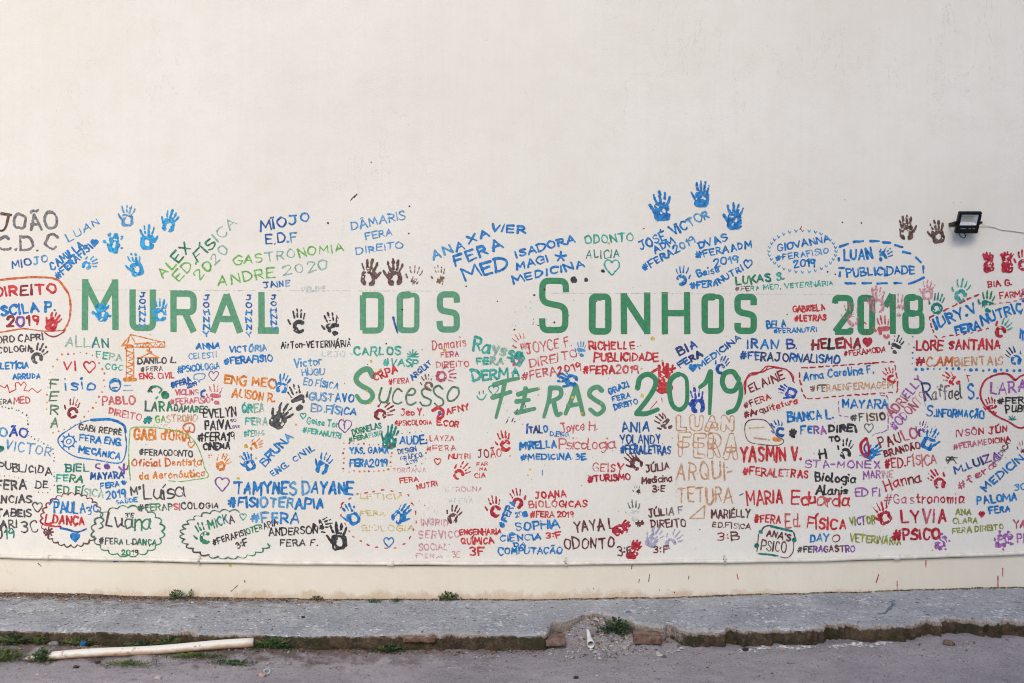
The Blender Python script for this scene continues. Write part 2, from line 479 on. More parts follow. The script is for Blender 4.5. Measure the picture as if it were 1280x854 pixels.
cp.build('coping', simple('coping_concrete', (180, 178, 172), .9, 0, .1, 8, .3), W)

# ------------------------------------------------------------------ brush lettering
GL = {
'A': '0,0 3,10 6,0|1,3.5 5,3.5', 'B': '0,0 0,10|~0,10 3.6,9.6 4.6,7.6 3.4,5.6 0,5.3|~0,5.3 4.4,4.9 5.4,2.7 4.2,.3 0,0',
'C': '~5.5,8.5 4,9.9 1.8,9.4 .2,6.5 .2,3.3 1.8,.5 4,.1 5.6,1.6', 'D': '0,0 0,10|~0,10 3.4,9.5 5.6,6.6 5.5,3.2 3.5,.5 0,0',
'E': '5,10 0,10 0,0 5,0|0,5.2 4.2,5.2', 'F': '5,10 0,10 0,0|0,5.2 4,5.2', 'G': '~5.5,8.5 4,9.9 1.8,9.4 .2,6.5 .2,3.3 1.8,.4 4,.1 5.5,1.6 5.7,4.4|5.9,4.6 3.3,4.6',
'H': '0,0 0,10|5.4,0 5.4,10|0,5.1 5.4,5.1', 'I': '0,0 0,10', 'J': '~4.2,10 4.2,3 3.2,.4 1.4,.1 0,1.8|1.6,10 6,10', 'K': '0,0 0,10|5,10 0,4.3|1.8,5.6 5.2,0',
'L': '0,10 0,0 4.6,0', 'M': '0,0 .6,10 3.6,3.2 6.6,10 7.2,0', 'N': '0,0 0,10 5.4,0 5.4,10', 'O': '~3,10 1,9 0,5.6 .5,2 2.6,0 4.8,.8 6,4.2 5.4,8.2 3,10',
'P': '0,0 0,10|~0,10 3.8,9.6 5,7.4 3.8,5 0,4.5', 'Q': '~3,10 1,9 0,5.6 .5,2 2.6,0 4.8,.8 6,4.2 5.4,8.2 3,10|3.6,2.8 6.4,-.8',
'R': '0,0 0,10|~0,10 3.8,9.6 4.9,7.4 3.8,5.2 0,4.8|2.2,4.9 5.3,0', 'S': '~5,8.6 3.4,10 1.2,9.4 .4,7.4 1.8,5.7 4,4.6 5.1,2.6 3.8,.4 1.6,0 0,1.5',
'T': '0,10 6,10|3,10 3,0', 'U': '~0,10 0,3.4 .8,.8 2.7,0 4.6,.8 5.4,3.4 5.4,10', 'V': '0,10 2.8,0 5.6,10', 'W': '0,10 1.8,0 3.8,7 5.8,0 7.6,10',
'X': '0,10 5.4,0|5.4,10 0,0', 'Y': '0,10 2.8,5|5.6,10 2.8,5 2.8,0', 'Z': '0,10 5.2,10 0,0 5.4,0',
'0': '~2.8,10 .9,8.8 0,5.2 .7,1.6 2.6,0 4.6,1.2 5.4,4.8 4.7,8.6 2.8,10', '1': '.2,7.6 2.2,10 2.2,0', '2': '~.2,7.8 1.2,9.7 3.2,10 4.8,8.4 4.2,5.9 0,0|0,0 5.2,.1',
'3': '~.3,9 2.4,10 4.4,8.8 4.1,6.5 1.9,5.5 4.4,4.4 4.8,2 3,.1 0,.9', '4': '3.6,0 3.6,10 0,3.4 5.2,3.4', '8': '~2.7,5.4 .6,7 .9,9.3 2.7,10 4.5,9.3 4.8,7 2.7,5.4 .2,3.4 .4,.9 2.7,0 5,.9 5.2,3.4 2.7,5.4',
'9': '~4.8,7.6 3.2,5 1,5.2 .1,7.2 .9,9.4 2.9,10 4.6,8.8 4.9,6.4 4.6,3 4.2,0', '#': '1.2,.4 2.4,9.4|3.8,.4 5,9.4|0,3.2 5.8,3.6|.4,6.3 6.2,6.7',
'.': '0,.3 .6,.8', ',': '.4,.5 0,-1.4', '-': '0,4.6 3,4.8', "'": '.2,10 0,8', 'º': '.3,7.6 .8,7.8|.3,2.6 .8,2.8', 'ª': '~2,9 1,9.6 .2,8.4 1,7.2 2,8 2,9.6 2.3,7.2|.2,6 2.4,6',
'a': '~4.4,5.2 2.9,6 .9,5.4 0,3.3 .4,.9 2,0 3.7,.9 4.4,2.8|~4.5,6 4.4,1.4 5.4,.1', 'b': '0,10 0,0|~0,4.5 1.5,6 3.6,5.5 4.5,3.2 3.6,.5 1.6,0 0,1.2', 'c': '~4.3,5 2.8,6 1,5.4 0,3.2 .8,.7 2.6,0 4.4,1',
'd': '4.5,10 4.5,0|~4.5,4.5 3,6 .9,5.5 0,3 .9,.4 2.9,0 4.5,1.2', 'e': '~.2,3.1 3.4,3.2 4.3,4.4 3.4,5.9 1.9,6 .6,5.1 0,3 .8,.7 2.6,0 4.6,1.2', 'f': '~4,9.2 2.7,9.9 1.6,8.6 1.5,4 1.5,0|0,6 3.6,6',
'g': '~4.4,5 2.8,6 .9,5.4 0,3.3 .9,.8 2.8,.4 4.4,1.8|~4.5,6 4.6,1 4.3,-2 2.6,-3.2 .8,-2.4', 'h': '0,10 0,0|~0,4 1.6,5.9 3.6,5.6 4.2,4 4.2,0', 'i': '0,5.6 .1,0|0,9.4 .2,9.8', 'j': '~1.6,6 1.6,-1.5 .6,-3 -.6,-2.4|1.6,8.4 1.7,8.8',
'k': '0,10 0,0|3.8,6 0,2.6|1.4,3.8 4,0', 'l': '~0,10 0,1.6 .6,.1 1.6,.3', 'm': '0,6 0,0|~0,4 1.3,5.9 2.8,5.4 3,3.6 3,0|~3,4 4.4,5.9 5.8,5.4 6,3.6 6,0', 'n': '0,6 0,0|~0,4 1.6,5.9 3.6,5.5 4,3.8 4,0',
'o': '~2.2,6 .6,5.1 0,3 .7,.8 2.2,0 3.8,.8 4.5,3 3.8,5.2 2.2,6', 'p': '0,6 0,-3|~0,4.5 1.5,6 3.6,5.5 4.5,3.2 3.6,.5 1.6,0 0,1.2', 'q': '4.5,6 4.5,-3|~4.5,4.5 3,6 .9,5.5 0,3 .9,.4 2.9,0 4.5,1.2', 'r': '0,6 0,0|~0,3.8 1.2,5.6 2.8,5.8',
's': '~3.8,5.2 2.2,6 .6,5.2 .7,3.8 2.8,2.6 3.8,1.4 2.6,.1 0,.5', 't': '~1.5,9 1.5,1.6 2.2,.1 3.6,.5|0,6 3.4,6', 'u': '~0,6 0,2 .8,.3 2.4,.2 4,2|4.1,6 4.1,1 4.8,0', 'v': '0,6 2.1,0 4.2,6', 'w': '0,6 1.5,0 3,5 4.5,0 6,6',
'x': '0,6 4,0|4,6 0,0', 'y': '0,6 2.2,.6|4.4,6 1.2,-3', 'z': '0,6 4,6 0,0 4.2,0', '<': '~0,7 1,9 2.4,8.6 3,7 3,7'}
def _parse(s):
    out = []
    for st in s.split('|'):
        sm = st[0] == '~'
        out.append((sm, np.array([[float(v) for v in p.split(',')] for p in st.lstrip('~').split()])))
    return out
GL = {k: _parse(v) for k, v in GL.items()}
def crom(P, n=5):
    if len(P) < 3: return P
    closed = np.linalg.norm(P[0] - P[-1]) < 1e-6
    pre = P[-2] if closed else 2 * P[0] - P[1]
    post = P[1] if closed else 2 * P[-1] - P[-2]
    Q = np.vstack([pre, P, post]); out = []
    for i in range(1, len(Q) - 2):
        for k in range(n):
            t = k / n
            out.append(.5 * ((2 * Q[i]) + (-Q[i - 1] + Q[i + 1]) * t + (2 * Q[i - 1] - 5 * Q[i] + 4 * Q[i + 1] - Q[i + 2]) * t * t + (-Q[i - 1] + 3 * Q[i] - 3 * Q[i + 1] + Q[i + 2]) * t ** 3))
    out.append(P[-1])
    return np.array(out)
R2 = np.random.RandomState(5)
def glyph(ch, jit=1.0):
    d = unicodedata.normalize('NFD', ch) if ch not in 'ºª' else ch
    base = d[0]
    if base not in GL: return [], 3
    st = []
    for sm, P in GL[base]:
        if base in 'ij' and len(d) > 1 and P[0][1] > 7 and not sm: continue
        P = P + R2.normal(0, .3 * jit, P.shape)
        if sm and np.hypot(*(GL[base][0][1][0] - GL[base][0][1][-1])) < 1e-6 and len(P) > 6: P[-1] = P[0] + R2.normal(0, .25, 2)
        st.append(crom(P) if sm else P)
    w = max(P[:, 0].max() for sm, P in GL[base])
    w = max(w, .3)
    top = 10 if base.isupper() else 6.4
    c = w / 2
    for a in d[1:]:
        if a == '\u0301': st.append(np.array([[c - .4, top + 1.2], [c + 1.2, top + 3.2]]))
        elif a == '\u0303': st.append(crom(np.array([[c - 1.8, top + 1.3], [c - .7, top + 2.4], [c + .6, top + 1.6], [c + 1.8, top + 2.7]])))
        elif a == '\u0302': st.append(np.array([[c - 1.4, top + 1.1], [c, top + 2.6], [c + 1.4, top + 1.1]]))
        elif a == '\u0308': st += [np.array([[c - .9, top + 1.6], [c - .8, top + 1.9]]), np.array([[c + .9, top + 1.6], [c + 1., top + 1.9]])]
        elif a == '\u0327': st.append(crom(np.array([[c, 0], [c + .3, -1.2], [c - .6, -2.2]])))
    # every letter leans and sits a little differently
    a = R2.normal(0, .055 * jit); s = 1 + R2.normal(0, .06 * jit); dy = R2.normal(0, .36 * jit)
    M = np.array([[math.cos(a), -math.sin(a)], [math.sin(a), math.cos(a)]]) * s
    ctr = np.array([c, 5])
    st = [(P - ctr) @ M.T + ctr + [0, dy] for P in st]
    return st, w

class Art:
    """one painted mark on the wall: strokes in survey units, grouped by colour"""
    idx = 0
    def __init__(s, name, label=None, parent=None, drip=0):
        s.name, s.label, s.parent = name, label, parent
        s.items = []; s.subs = []
    def sub(s, name, label=None):
        a = Art(name, label, s); s.subs.append(a); return a
    def stroke(s, pts, col, w, hard=False, neg=False, outline=0):
        s.items.append((col, np.asarray(pts, float), w, hard, neg, outline)); return s
    def curve(s, pts, col, w):
        return s.stroke(crom(np.asarray(pts, float), 8), col, w)
    def t(s, text, x0, y0, x1, y1, h, col, w=None, jit=1.0, gap=2.5, outline=0):
        cols = col.split('/')
        w = (w or max(1.25, h * .165)) * min(1.08, 1.08 * (h / 9.5) ** .5)
        pen = 0; L = []
        vis = [c for c in text if c != ' ']
        n = 0
        for ch in text:
            if ch == ' ': pen += 4; continue
            st, gw = glyph(ch, jit)
            ck = cols[min(len(cols) - 1, n * len(cols) // max(1, len(vis)))]
            for P in st: L.append((ck, P + [pen, 0]))
            pen += gw + gap + R2.normal(0, .25); n += 1
        tot = max(pen - gap, .5)
        ln = math.hypot(x1 - x0, y1 - y0)
        ux = np.array([(x1 - x0) / ln, (y1 - y0) / ln]); uy = np.array([ux[1], -ux[0]])
        o0 = np.array([x0, y0]) + ux * w * .35 + uy * w * .38
        ln -= w * .7; h = h - w * .72
        for ck, P in L:
            Q = o0 + np.outer(P[:, 0] * (ln / tot), ux) + np.outer(P[:, 1] * (h / 10), uy)
            s.stroke(Q, ck, w * (1 + R2.normal(0, .1)), outline=outline)
        return s
    def v(s, text, x, y0, y1, wd, col, w=1.6):              # letters stacked downwards
        n = len(text); cols = col.split('/')
        step = (y1 - y0) / n; h = step * .66
        for i, ch in enumerate(text):
            st, gw = glyph(ch)
            sc = wd / max(gw, 3.5)
            for P in st: s.stroke(np.stack([x + (P[:, 0] - gw / 2) * sc, y0 + step * i + h - P[:, 1] * h / 10], 1), cols[min(len(cols) - 1, i * len(cols) // n)], w)
        return s
    def dot(s, x, y, r, col):
        return s.stroke([(x - r * .1, y), (x + r * .1, y + r * .1)], col, 2 * r)
    def dots(s, pts, col, n, r, close=False):
        pts = np.array(list(pts) + ([pts[0]] if close else []), float)
        d = np.r_[0, np.cumsum(np.hypot(*np.diff(pts, axis=0).T))]
        cols = col.split('/')
        for i, q in enumerate(np.linspace(0, d[-1], n, endpoint=not close)):
            s.dot(np.interp(q, d, pts[:, 0]) + R2.normal(0, .5), np.interp(q, d, pts[:, 1]) + R2.normal(0, .5), r * R2.uniform(.6, 1.2), cols[i % len(cols)])
        return s
    def dashes(s, pts, col, on, off, w, close=False):
        pts = np.array(list(pts) + ([pts[0]] if close else []), float)
        d = np.r_[0, np.cumsum(np.hypot(*np.diff(pts, axis=0).T))]
        q = 0
        while q < d[-1] - on * .4:
            e = min(q + on * R2.uniform(.75, 1.2), d[-1])
            k = np.linspace(q, e, 3)
            s.stroke(np.stack([np.interp(k, d, pts[:, 0]), np.interp(k, d, pts[:, 1])], 1) + R2.normal(0, .3, (3, 2)), col, w * R2.uniform(.8, 1.15))
            q = e + off * R2.uniform(.8, 1.2)
        return s
    def heart(s, x, y, z, col, fill=False, w=1.5, rot=0):
        P = np.array([(0, .30), (-.12, .44), (-.34, .46), (-.5, .24), (-.44, -.02), (-.2, -.3), (0, -.5), (.2, -.28), (.45, 0), (.5, .25), (.34, .46), (.12, .44), (0, .30)])
        P = P + R2.normal(0, .018, P.shape); P[-1] = P[0]
        P = crom(P, 4)
        c, q = math.cos(rot), math.sin(rot)
        P = np.stack([x + (P[:, 0] * c - P[:, 1] * q) * z, y - (P[:, 0] * q + P[:, 1] * c) * z], 1)
        s.stroke(P, col, w)
        if fill:
            ctr = np.array([x, y])
            for k in (.78, .55, .3): s.stroke(ctr + (P - ctr) * k, col, max(w, z * .22))
        return s
    def cloud(s, cx, cy, rx, ry, n, col, w, a0=0, a1=360, amp=.1):
        cols = col.split('/')
        da = (a1 - a0) / n
        for i in range(n):
            P = []
            for k in range(7):
                u = k / 6
                a = math.radians(a0 + da * (i + u))
                r = 1 + amp * math.sin(math.pi * u) - amp * .2
                P.append((cx + rx * r * math.cos(a), cy + ry * r * math.sin(a)))
            s.stroke(P, cols[i * len(cols) // n], w * R2.uniform(.7, 1.25))
        return s
    def ring(s, x, y, r, col, w, ry=None):
        ry = ry or r
        a = np.linspace(0, 2 * math.pi, 18) + R2.uniform(0, 6)
        k = 1 + .08 * np.sin(a * 2 + R2.uniform(0, 6))
        return s.stroke(np.stack([x + r * k * np.cos(a), y + ry * k * np.sin(a)], 1), col, w)
    # ---- rasterise, then trace the outline of the paint
    def build(s, parent):
        me = s.mesh()
        o = None
        if me is not None:
            me, mats = me
            o = link(s.name, me, parent, mats)
        elif s.subs:
            o = empty(s.name); o.parent = parent
        if o is not None and s.label: o['label'] = s.label
        for c in s.subs: c.build(o if o is not None else parent)
        return o
    def mesh(s):
        bycol = {}
        for it in s.items: bycol.setdefault(it[0], []).append(it)
        V = []; FS = []; MI = []; nb = 0; mats = []
        Art.idx += 1
        y_off = .0006 + (Art.idx % 260) * .000012
        for ci, (col, its) in enumerate(bycol.items()):
            r = trace(its, DRY.get(col, .08))
            if r is None: continue
            v, quads = r
            yo = -(y_off + ci * .00003)
            V.append(np.stack([(v[:, 0] - 640) * S, yo - .0042 * (v[:, 1] > pipe_y(v[:, 0]) + 1), CAM_H - (v[:, 1] - 427) * S], 1))
            FS += [[nb + q_ for q_ in f] for f in quads]
            MI += [len(mats)] * len(quads)
            nb += len(v); mats.append(paint(col))
        if not V: return None
        me = bpy.data.meshes.new(s.name)
        V = np.concatenate(V)
        me.vertices.add(len(V)); me.vertices.foreach_set('co', V.astype(np.float32).ravel())
        ln = np.array([len(f) for f in FS], np.int32)
        fl = np.array([i for f in FS for i in f], np.int32)
        me.loops.add(len(fl)); me.loops.foreach_set('vertex_index', fl)
        me.polygons.add(len(FS))
        me.polygons.foreach_set('loop_start', np.r_[0, np.cumsum(ln)[:-1]].astype(np.int32))
        me.polygons.foreach_set('loop_total', ln)
        me.polygons.foreach_set('material_index', np.array(MI, np.int32))
        me.update(calc_edges=True); me.validate()
        return me, mats

G = 0.5
# corner order: 0 (i,j) 1 (i+1,j) 2 (i+1,j+1) 3 (i,j+1); edges 0:0-1 1:1-2 2:2-3 3:3-0
def _cases():
    out = {}
    for c in range(1, 15):
        ins = [(c >> k) & 1 for k in range(4)]
        if c in (5, 10):
            polys = [[('c', k), ('e', k), ('e', (k - 1) % 4)] for k in range(4) if ins[k]]
        else:
            p = []
            for k in range(4):
                if ins[k]: p.append(('c', k))
                if ins[k] != ins[(k + 1) % 4]: p.append(('e', k))
            polys = [p]
        out[c] = polys
    return out
CASES = _cases()
def nz(x, y, per, seed): return vnoise(x / per, y / per, seed)
def trace(its, dry):
    allp = np.vstack([i[1] for i in its]); mw = max(i[2] for i in its)
    m = mw * .5 + 2
    x0, y0 = allp.min(0) - m; x1, y1 = allp.max(0) + m
    nx, ny = int((x1 - x0) / G) + 2, int((y1 - y0) / G) + 2
    Fd = np.full((nx, ny), -9.0)
    Ng = None
    seed = int(R2.randint(1, 90))
    for col, P, w, hard, neg, outl in its:
        r0 = w / 2
        n = len(P)
        if n == 1: P = np.vstack([P, P + .01]); n = 2
        tap = R2.uniform(.66, 1.0)
        tgt = Fd
        if outl:
            lo = np.floor((P.min(0) - m - [x0, y0]) / G).astype(int).clip(0); 
            tgt = np.full((nx, ny), -9.0)
        for i in range(n - 1):
            a, b = P[i], P[i + 1]
            ra = r0 * (1.14 + (tap - 1.14) * i / max(1, n - 1)) if not hard else r0
            rb = r0 * (1.14 + (tap - 1.14) * (i + 1) / max(1, n - 1)) if not hard else r0
            pad = max(ra, rb) + 2
            i0 = max(0, int((min(a[0], b[0]) - pad - x0) / G)); i1 = min(nx, int((max(a[0], b[0]) + pad - x0) / G) + 2)
            j0 = max(0, int((min(a[1], b[1]) - pad - y0) / G)); j1 = min(ny, int((max(a[1], b[1]) + pad - y0) / G) + 2)
            if i1 <= i0 or j1 <= j0: continue
            gx = x0 + np.arange(i0, i1)[:, None] * G - a[0]; gy = y0 + np.arange(j0, j1)[None, :] * G - a[1]
            d = b - a; L2 = max(1e-9, d @ d)
            t = (gx * d[0] + gy * d[1]) / L2
            if hard:
                L = math.sqrt(L2)
                f = np.minimum(r0 - np.abs(gx * d[1] - gy * d[0]) / L, np.minimum(t, 1 - t) * L + (0 if (i == 0 or i == n - 2) else .0))
                if i > 0: f = np.maximum(f, r0 - np.hypot(gx, gy))
            else:
                tc = np.clip(t, 0, 1)
                f = ra + (rb - ra) * tc - np.hypot(gx - d[0] * tc, gy - d[1] * tc)
            if neg:
                tgt[i0:i1, j0:j1] = np.minimum(tgt[i0:i1, j0:j1], -f)
            else:
                tgt[i0:i1, j0:j1] = np.maximum(tgt[i0:i1, j0:j1], f)
        if outl:
            Fd = np.maximum(Fd, outl / 2 - np.abs(tgt))
    gx = (x0 + np.arange(nx) * G)[:, None] + 0 * Fd; gy = (y0 + np.arange(ny) * G)[None, :] + 0 * Fd
    hard = its[0][3]
    amp = .12 if (hard or its[0][0].startswith('title')) else min(.42, .12 + .11 * mw) + .05 * mw
    Fd = Fd + amp * nz(gx, gy, 2.6, seed) + amp * .7 * nz(gx, gy, 6.5, seed + 5)
    if not hard: Fd = Fd - dry * np.clip(nz(gx, gy, 1.7, seed + 9) * 3.2 + nz(gx, gy, 9, seed + 2) * 2.2 - .15, 0, 2) * (.25 + .24 * mw)
    Fd[0, :] = Fd[-1, :] = -1; Fd[:, 0] = Fd[:, -1] = -1
    I = Fd > 0
    if not I.any(): return None
    cs = I[:-1, :-1] * 1 + I[1:, :-1] * 2 + I[1:, 1:] * 4 + I[:-1, 1:] * 8
    NN = nx * ny
    def cid(i, j): return i * ny + j
    polys = []; ids = []
    # full cells: merge runs
    full = cs == 15
    pad_ = np.zeros((full.shape[0], full.shape[1] + 2), int); pad_[:, 1:-1] = full
    df = np.diff(pad_, axis=1)
    si, sj = np.nonzero(df == 1); ei, ej = np.nonzero(df == -1)
    groups = [np.stack([cid(si, sj), cid(si + 1, sj), cid(ei + 1, ej), cid(ei, ej)], 1)]
    for c, pl in CASES.items():
        i, j = np.nonzero(cs == c)
        if len(i) == 0: continue
        C = [cid(i, j), cid(i + 1, j), cid(i + 1, j + 1), cid(i, j + 1)]
        E = [NN + cid(i, j), 2 * NN + cid(i + 1, j), NN + cid(i, j + 1), 2 * NN + cid(i, j)]
        for p in pl:
            groups.append(np.stack([(C if k == 'c' else E)[q_] for k, q_ in p], 1))
    flat = np.concatenate([g.ravel() for g in groups])
    u, inv = np.unique(flat, return_inverse=True)
    kind = u // NN; b = u % NN; ii = b // ny; jj = b % ny
    X = ii.astype(float); Y = jj.astype(float)
    k1 = kind == 1
    fa = Fd[ii[k1], jj[k1]]; fb = Fd[np.minimum(ii[k1] + 1, nx - 1), jj[k1]]
    X[k1] += np.clip(fa / (fa - fb + 1e-9), .02, .98)
    k2 = kind == 2
    fa = Fd[ii[k2], jj[k2]]; fb = Fd[ii[k2], np.minimum(jj[k2] + 1, ny - 1)]
    Y[k2] += np.clip(fa / (fa - fb + 1e-9), .02, .98)
    verts = np.stack([x0 + X * G, y0 + Y * G], 1)
    faces = []; o = 0
    for g in groups:
        k = g.size
        faces += inv[o:o + k].reshape(g.shape).tolist()
        o += k
    return verts, faces

ARTS = []
SOLO = None
def I(label=None):
    a = Art('inscription', label); ARTS.append(a); return a
def DRAW(name, label=None):
    a = Art(name, label); ARTS.append(a); return a

def hand(cx, cy, h, rot, col, style='full', mir=False, col2=None, label=None):
    """a printed hand: palm, heel and finger pads, fingers up before turning"""
    a = Art('handprint', label); ARTS.append(a)
    h *= R2.uniform(.93, 1.07); rot += R2.normal(0, 3)
    c, q = math.cos(math.radians(rot)), math.sin(math.radians(rot))
    sx = -1 if mir else 1
    j = lambda s=.02: R2.normal(0, s)
    def P(*pts):
        out = []
        for x, y in pts:
            x *= sx
            out.append((cx + (x * c + y * q) * h, cy - (-x * q + y * c) * h))
        return out
    st = lambda pts, r, k=None, neg=False: a.stroke(P(*pts), k or col, 2 * r * h, neg=neg)
    sp = R2.uniform(.85, 1.15)
    fing = [((-.17, .10), (-.24 * sp, .27), (-.27 * sp, .41), .052), ((-.06, .13), (-.075, .32), (-.085, .50), .055), ((.06, .12), (.085 * sp, .30), (.10 * sp, .46), .053), ((.16, .06), (.22 * sp, .20), (.255 * sp, .32), .045)]
    th = ((-.27, -.17), (-.36, -.06), (-.43, .06))
    if style == 'full':
        st([(-.13, -.33), (.10, -.35)], .15); st([(-.15, -.02), (.14, -.04)], .115); st([(-.16, -.25), (-.16, -.02)], .10); st([(.15, -.3), (.16, -.04)], .10)
        st([(-.02, -.2), (0, -.1)], .09)
        st([(-.2, -.26), (-.28, -.16)], .075)
        st([(.05 + j(), -.17), (.03, -.09)], .035, neg=True)
    elif style == 'hollow':
        st([(-.13, -.34), (.12, -.36)], .125); st([(-.17, -.02), (.15, -.03)], .10); st([(-.18, -.28), (-.18, -.02)], .08); st([(.18, -.3), (.18, -.04)], .085)
        st([(0, -.24), (.02, -.13)], .075 + abs(j()), neg=True)
        if R2.rand() < .5: st([(.0, -.5), (.02, -.3)], .05, neg=True)
    elif style == 'ring':
        k = R2.uniform(-60, 60); A = np.radians(np.linspace(k, k + R2.uniform(230, 300), 14))
        st([(.19 * math.cos(x), -.2 + .2 * math.sin(x)) for x in A], .075)
        st([(-.14, -.3), (-.02, -.4)], .09)
    elif style == 'bar':
        st([(-.17, -.02), (.16, -.04)], .10); st([(-.18, -.2), (-.17, -.04)], .06)
        st([(.0, -.34), (.08, -.36)], .09)
    elif style == 'blob':
        for x, y, r in ((-.16, -.2, .14), (-.1, -.36, .12), (.1, -.34, .13), (.17, -.14, .11), (-.12, .06, .13), (.08, .1, .13), (-.02, .24, .12)): st([(x + j(), y + j()), (x + .04, y + .03)], r)
        st([(.02, -.2), (.05, -.12)], .06, neg=True); st([(-.04, .1), (.08, .09)], .03, neg=True)
        st([(-.42, -.08), (-.36, -.1)], .07); st([(.36, -.22), (.4, -.2)], .05); st([(.25, .2), (.28, .26)], .06); st([(-.27, .24), (-.24, .3)], .06)
    elif style == 'sketch':
        for k in range(7): st([(-.15 + .05 * k, -.3 + j(.06)), (-.12 + .05 * k + j(), -.05 + j(.05))], .022)
    elif style == 'smear':
        st([(-.1, -.3), (.1, -.3)], .17); st([(-.12, -.12), (.12, -.12)], .14); st([(-.1, .05), (.1, .04)], .10)
        for k in range(9): st([(R2.normal(0, .16), R2.uniform(.0, .42)), (R2.normal(0, .16), R2.uniform(.0, .42))], R2.uniform(.02, .045))
        for k in range(16):
            x, y = R2.normal(0, .13), R2.uniform(-.1, .4); st([(x, y), (x + j(.03), y + .04)], R2.uniform(.012, .03), neg=True)
    elif style == 'splat':
        for k in range(40):
            x = R2.normal(0, .14); y = R2.normal(-.08, .22)
            st([(x, y), (x + j(.05), y + .06)], R2.uniform(.03, .085))
    if style != 'blob':
        for k, (b, m_, t, r) in enumerate(fing):
            if style == 'full':
                st([b, m_, t], r)
            elif style == 'smear':
                st([(b[0] * .8, b[1]), (m_[0] * .75, m_[1]), (t[0] * .75, t[1] * .95)], r * R2.uniform(.8, 1.35))
            elif style == 'splat':
                st([(b[0], b[1] + .1), (m_[0], m_[1])], r * .8)
            elif style == 'hollow' and R2.rand() < .55:
                st([b, m_], r * .95, k=col2); st([(m_[0] + (t[0] - m_[0]) * .35, m_[1] + (t[1] - m_[1]) * .35), t], r, k=col2)
            else:
                rr = r * (.45 if style == 'sketch' else .7)
                e = .16
                b2 = (b[0] + (m_[0] - b[0]) * e * 2, b[1] + (m_[1] - b[1]) * e * 2)
                if R2.rand() < .4:
                    st([b2, m_], rr, k=col2); st([(m_[0] + (t[0] - m_[0]) * .4, m_[1] + (t[1] - m_[1]) * .4), t], rr, k=col2)
                else: st([b2, m_, t], rr, k=col2)
        if style in ('full', 'hollow'): st([th[0], th[1], th[2]], .052)
        elif style not in ('splat', 'smear'): st([(th[1][0], th[1][1] - .02), th[2]], .042)
    if style not in ('sketch', 'splat'):
        for k in range(int(R2.randint(3, 12))):          # spots where the palm did not touch
            x, y = R2.uniform(-.25, .25), R2.uniform(-.35, .42); st([(x, y), (x + j(.04), y + j(.04))], R2.uniform(.012, .034), neg=True)
    return a

# ------------------------------------------------------------------ the big green title
def rounded(P, r):
    P = np.asarray(P, float); out = [P[0]]
    for i in range(1, len(P) - 1):
        a, b, c = P[i - 1], P[i], P[i + 1]
        la, lc = np.hypot(*(a - b)), np.hypot(*(c - b))
        k = min(r, la * .5, lc * .5)
        p, q_ = b + (a - b) / la * k, b + (c - b) / lc * k
        for t in np.linspace(0, 1, 6): out.append((1 - t) ** 2 * p + 2 * t * (1 - t) * b + t * t * q_)
    out.append(P[-1])
    return np.array(out)
BLOCK = {
 'M': [([(0, 0), (0, 1)], 0), ([(.03, .97), (.5, .36)], 0), ([(.5, .36), (.97, .97)], 0), ([(1, 1), (1, 0)], 0)],
 'U': [([(0, 1), (0, 0), (1, 0), (1, 1)], .28)],
 'R': [([(0, 0), (0, 1)], 0), ([(0, 1), (1, 1), (1, .47), (0, .47)], .3), ([(.55, .47), (1, 0)], 0)],
 'A': [([(0, 0), (.5, 1)], 0), ([(.5, 1), (1, 0)], 0), ([(.2, .3), (.8, .3)], 0)],
 'L': [([(0, 1), (0, 0)], 0), ([(0, 0), (1, 0)], 0)],
 'D': [([(0, 0), (0, 1)], 0), ([(-.05, 1), (1, 1), (1, 0), (-.05, 0)], .3)],
 'O': [([(.5, 1), (0, 1), (0, 0), (1, 0), (1, 1), (.5, 1)], .25)],
 'S': [([(1, .76), (1, 1), (0, 1), (0, .56), (1, .47), (1, 0), (0, 0), (0, .24)], .3)],
 'N': [([(0, 0), (0, 1)], 0), ([(.03, .98), (.97, .02)], 0), ([(1, 1), (1, 0)], 0)],
 'H': [([(0, 0), (0, 1)], 0), ([(1, 0), (1, 1)], 0), ([(0, .5), (1, .5)], 0)],
 '2': [([(0, .84), (0, 1), (1, 1), (1, .62), (0, .0)], .3), ([(0, 0), (1, 0), (1, .12)], .1)],
 '0': [([(.5, 1), (0, 1), (0, 0), (1, 0), (1, 1), (.5, 1)], .3)],
 '1': [([(0, .72), (.8, 1)], 0), ([(.9, 1), (.9, 0)], 0)],
 '8': [([(.5, 1), (.08, 1), (.08, .53), (.92, .53), (.92, 1), (.5, 1)], .32), ([(.5, .53), (0, .53), (0, 0), (1, 0), (1, .53), (.5, .53)], .32)],
}
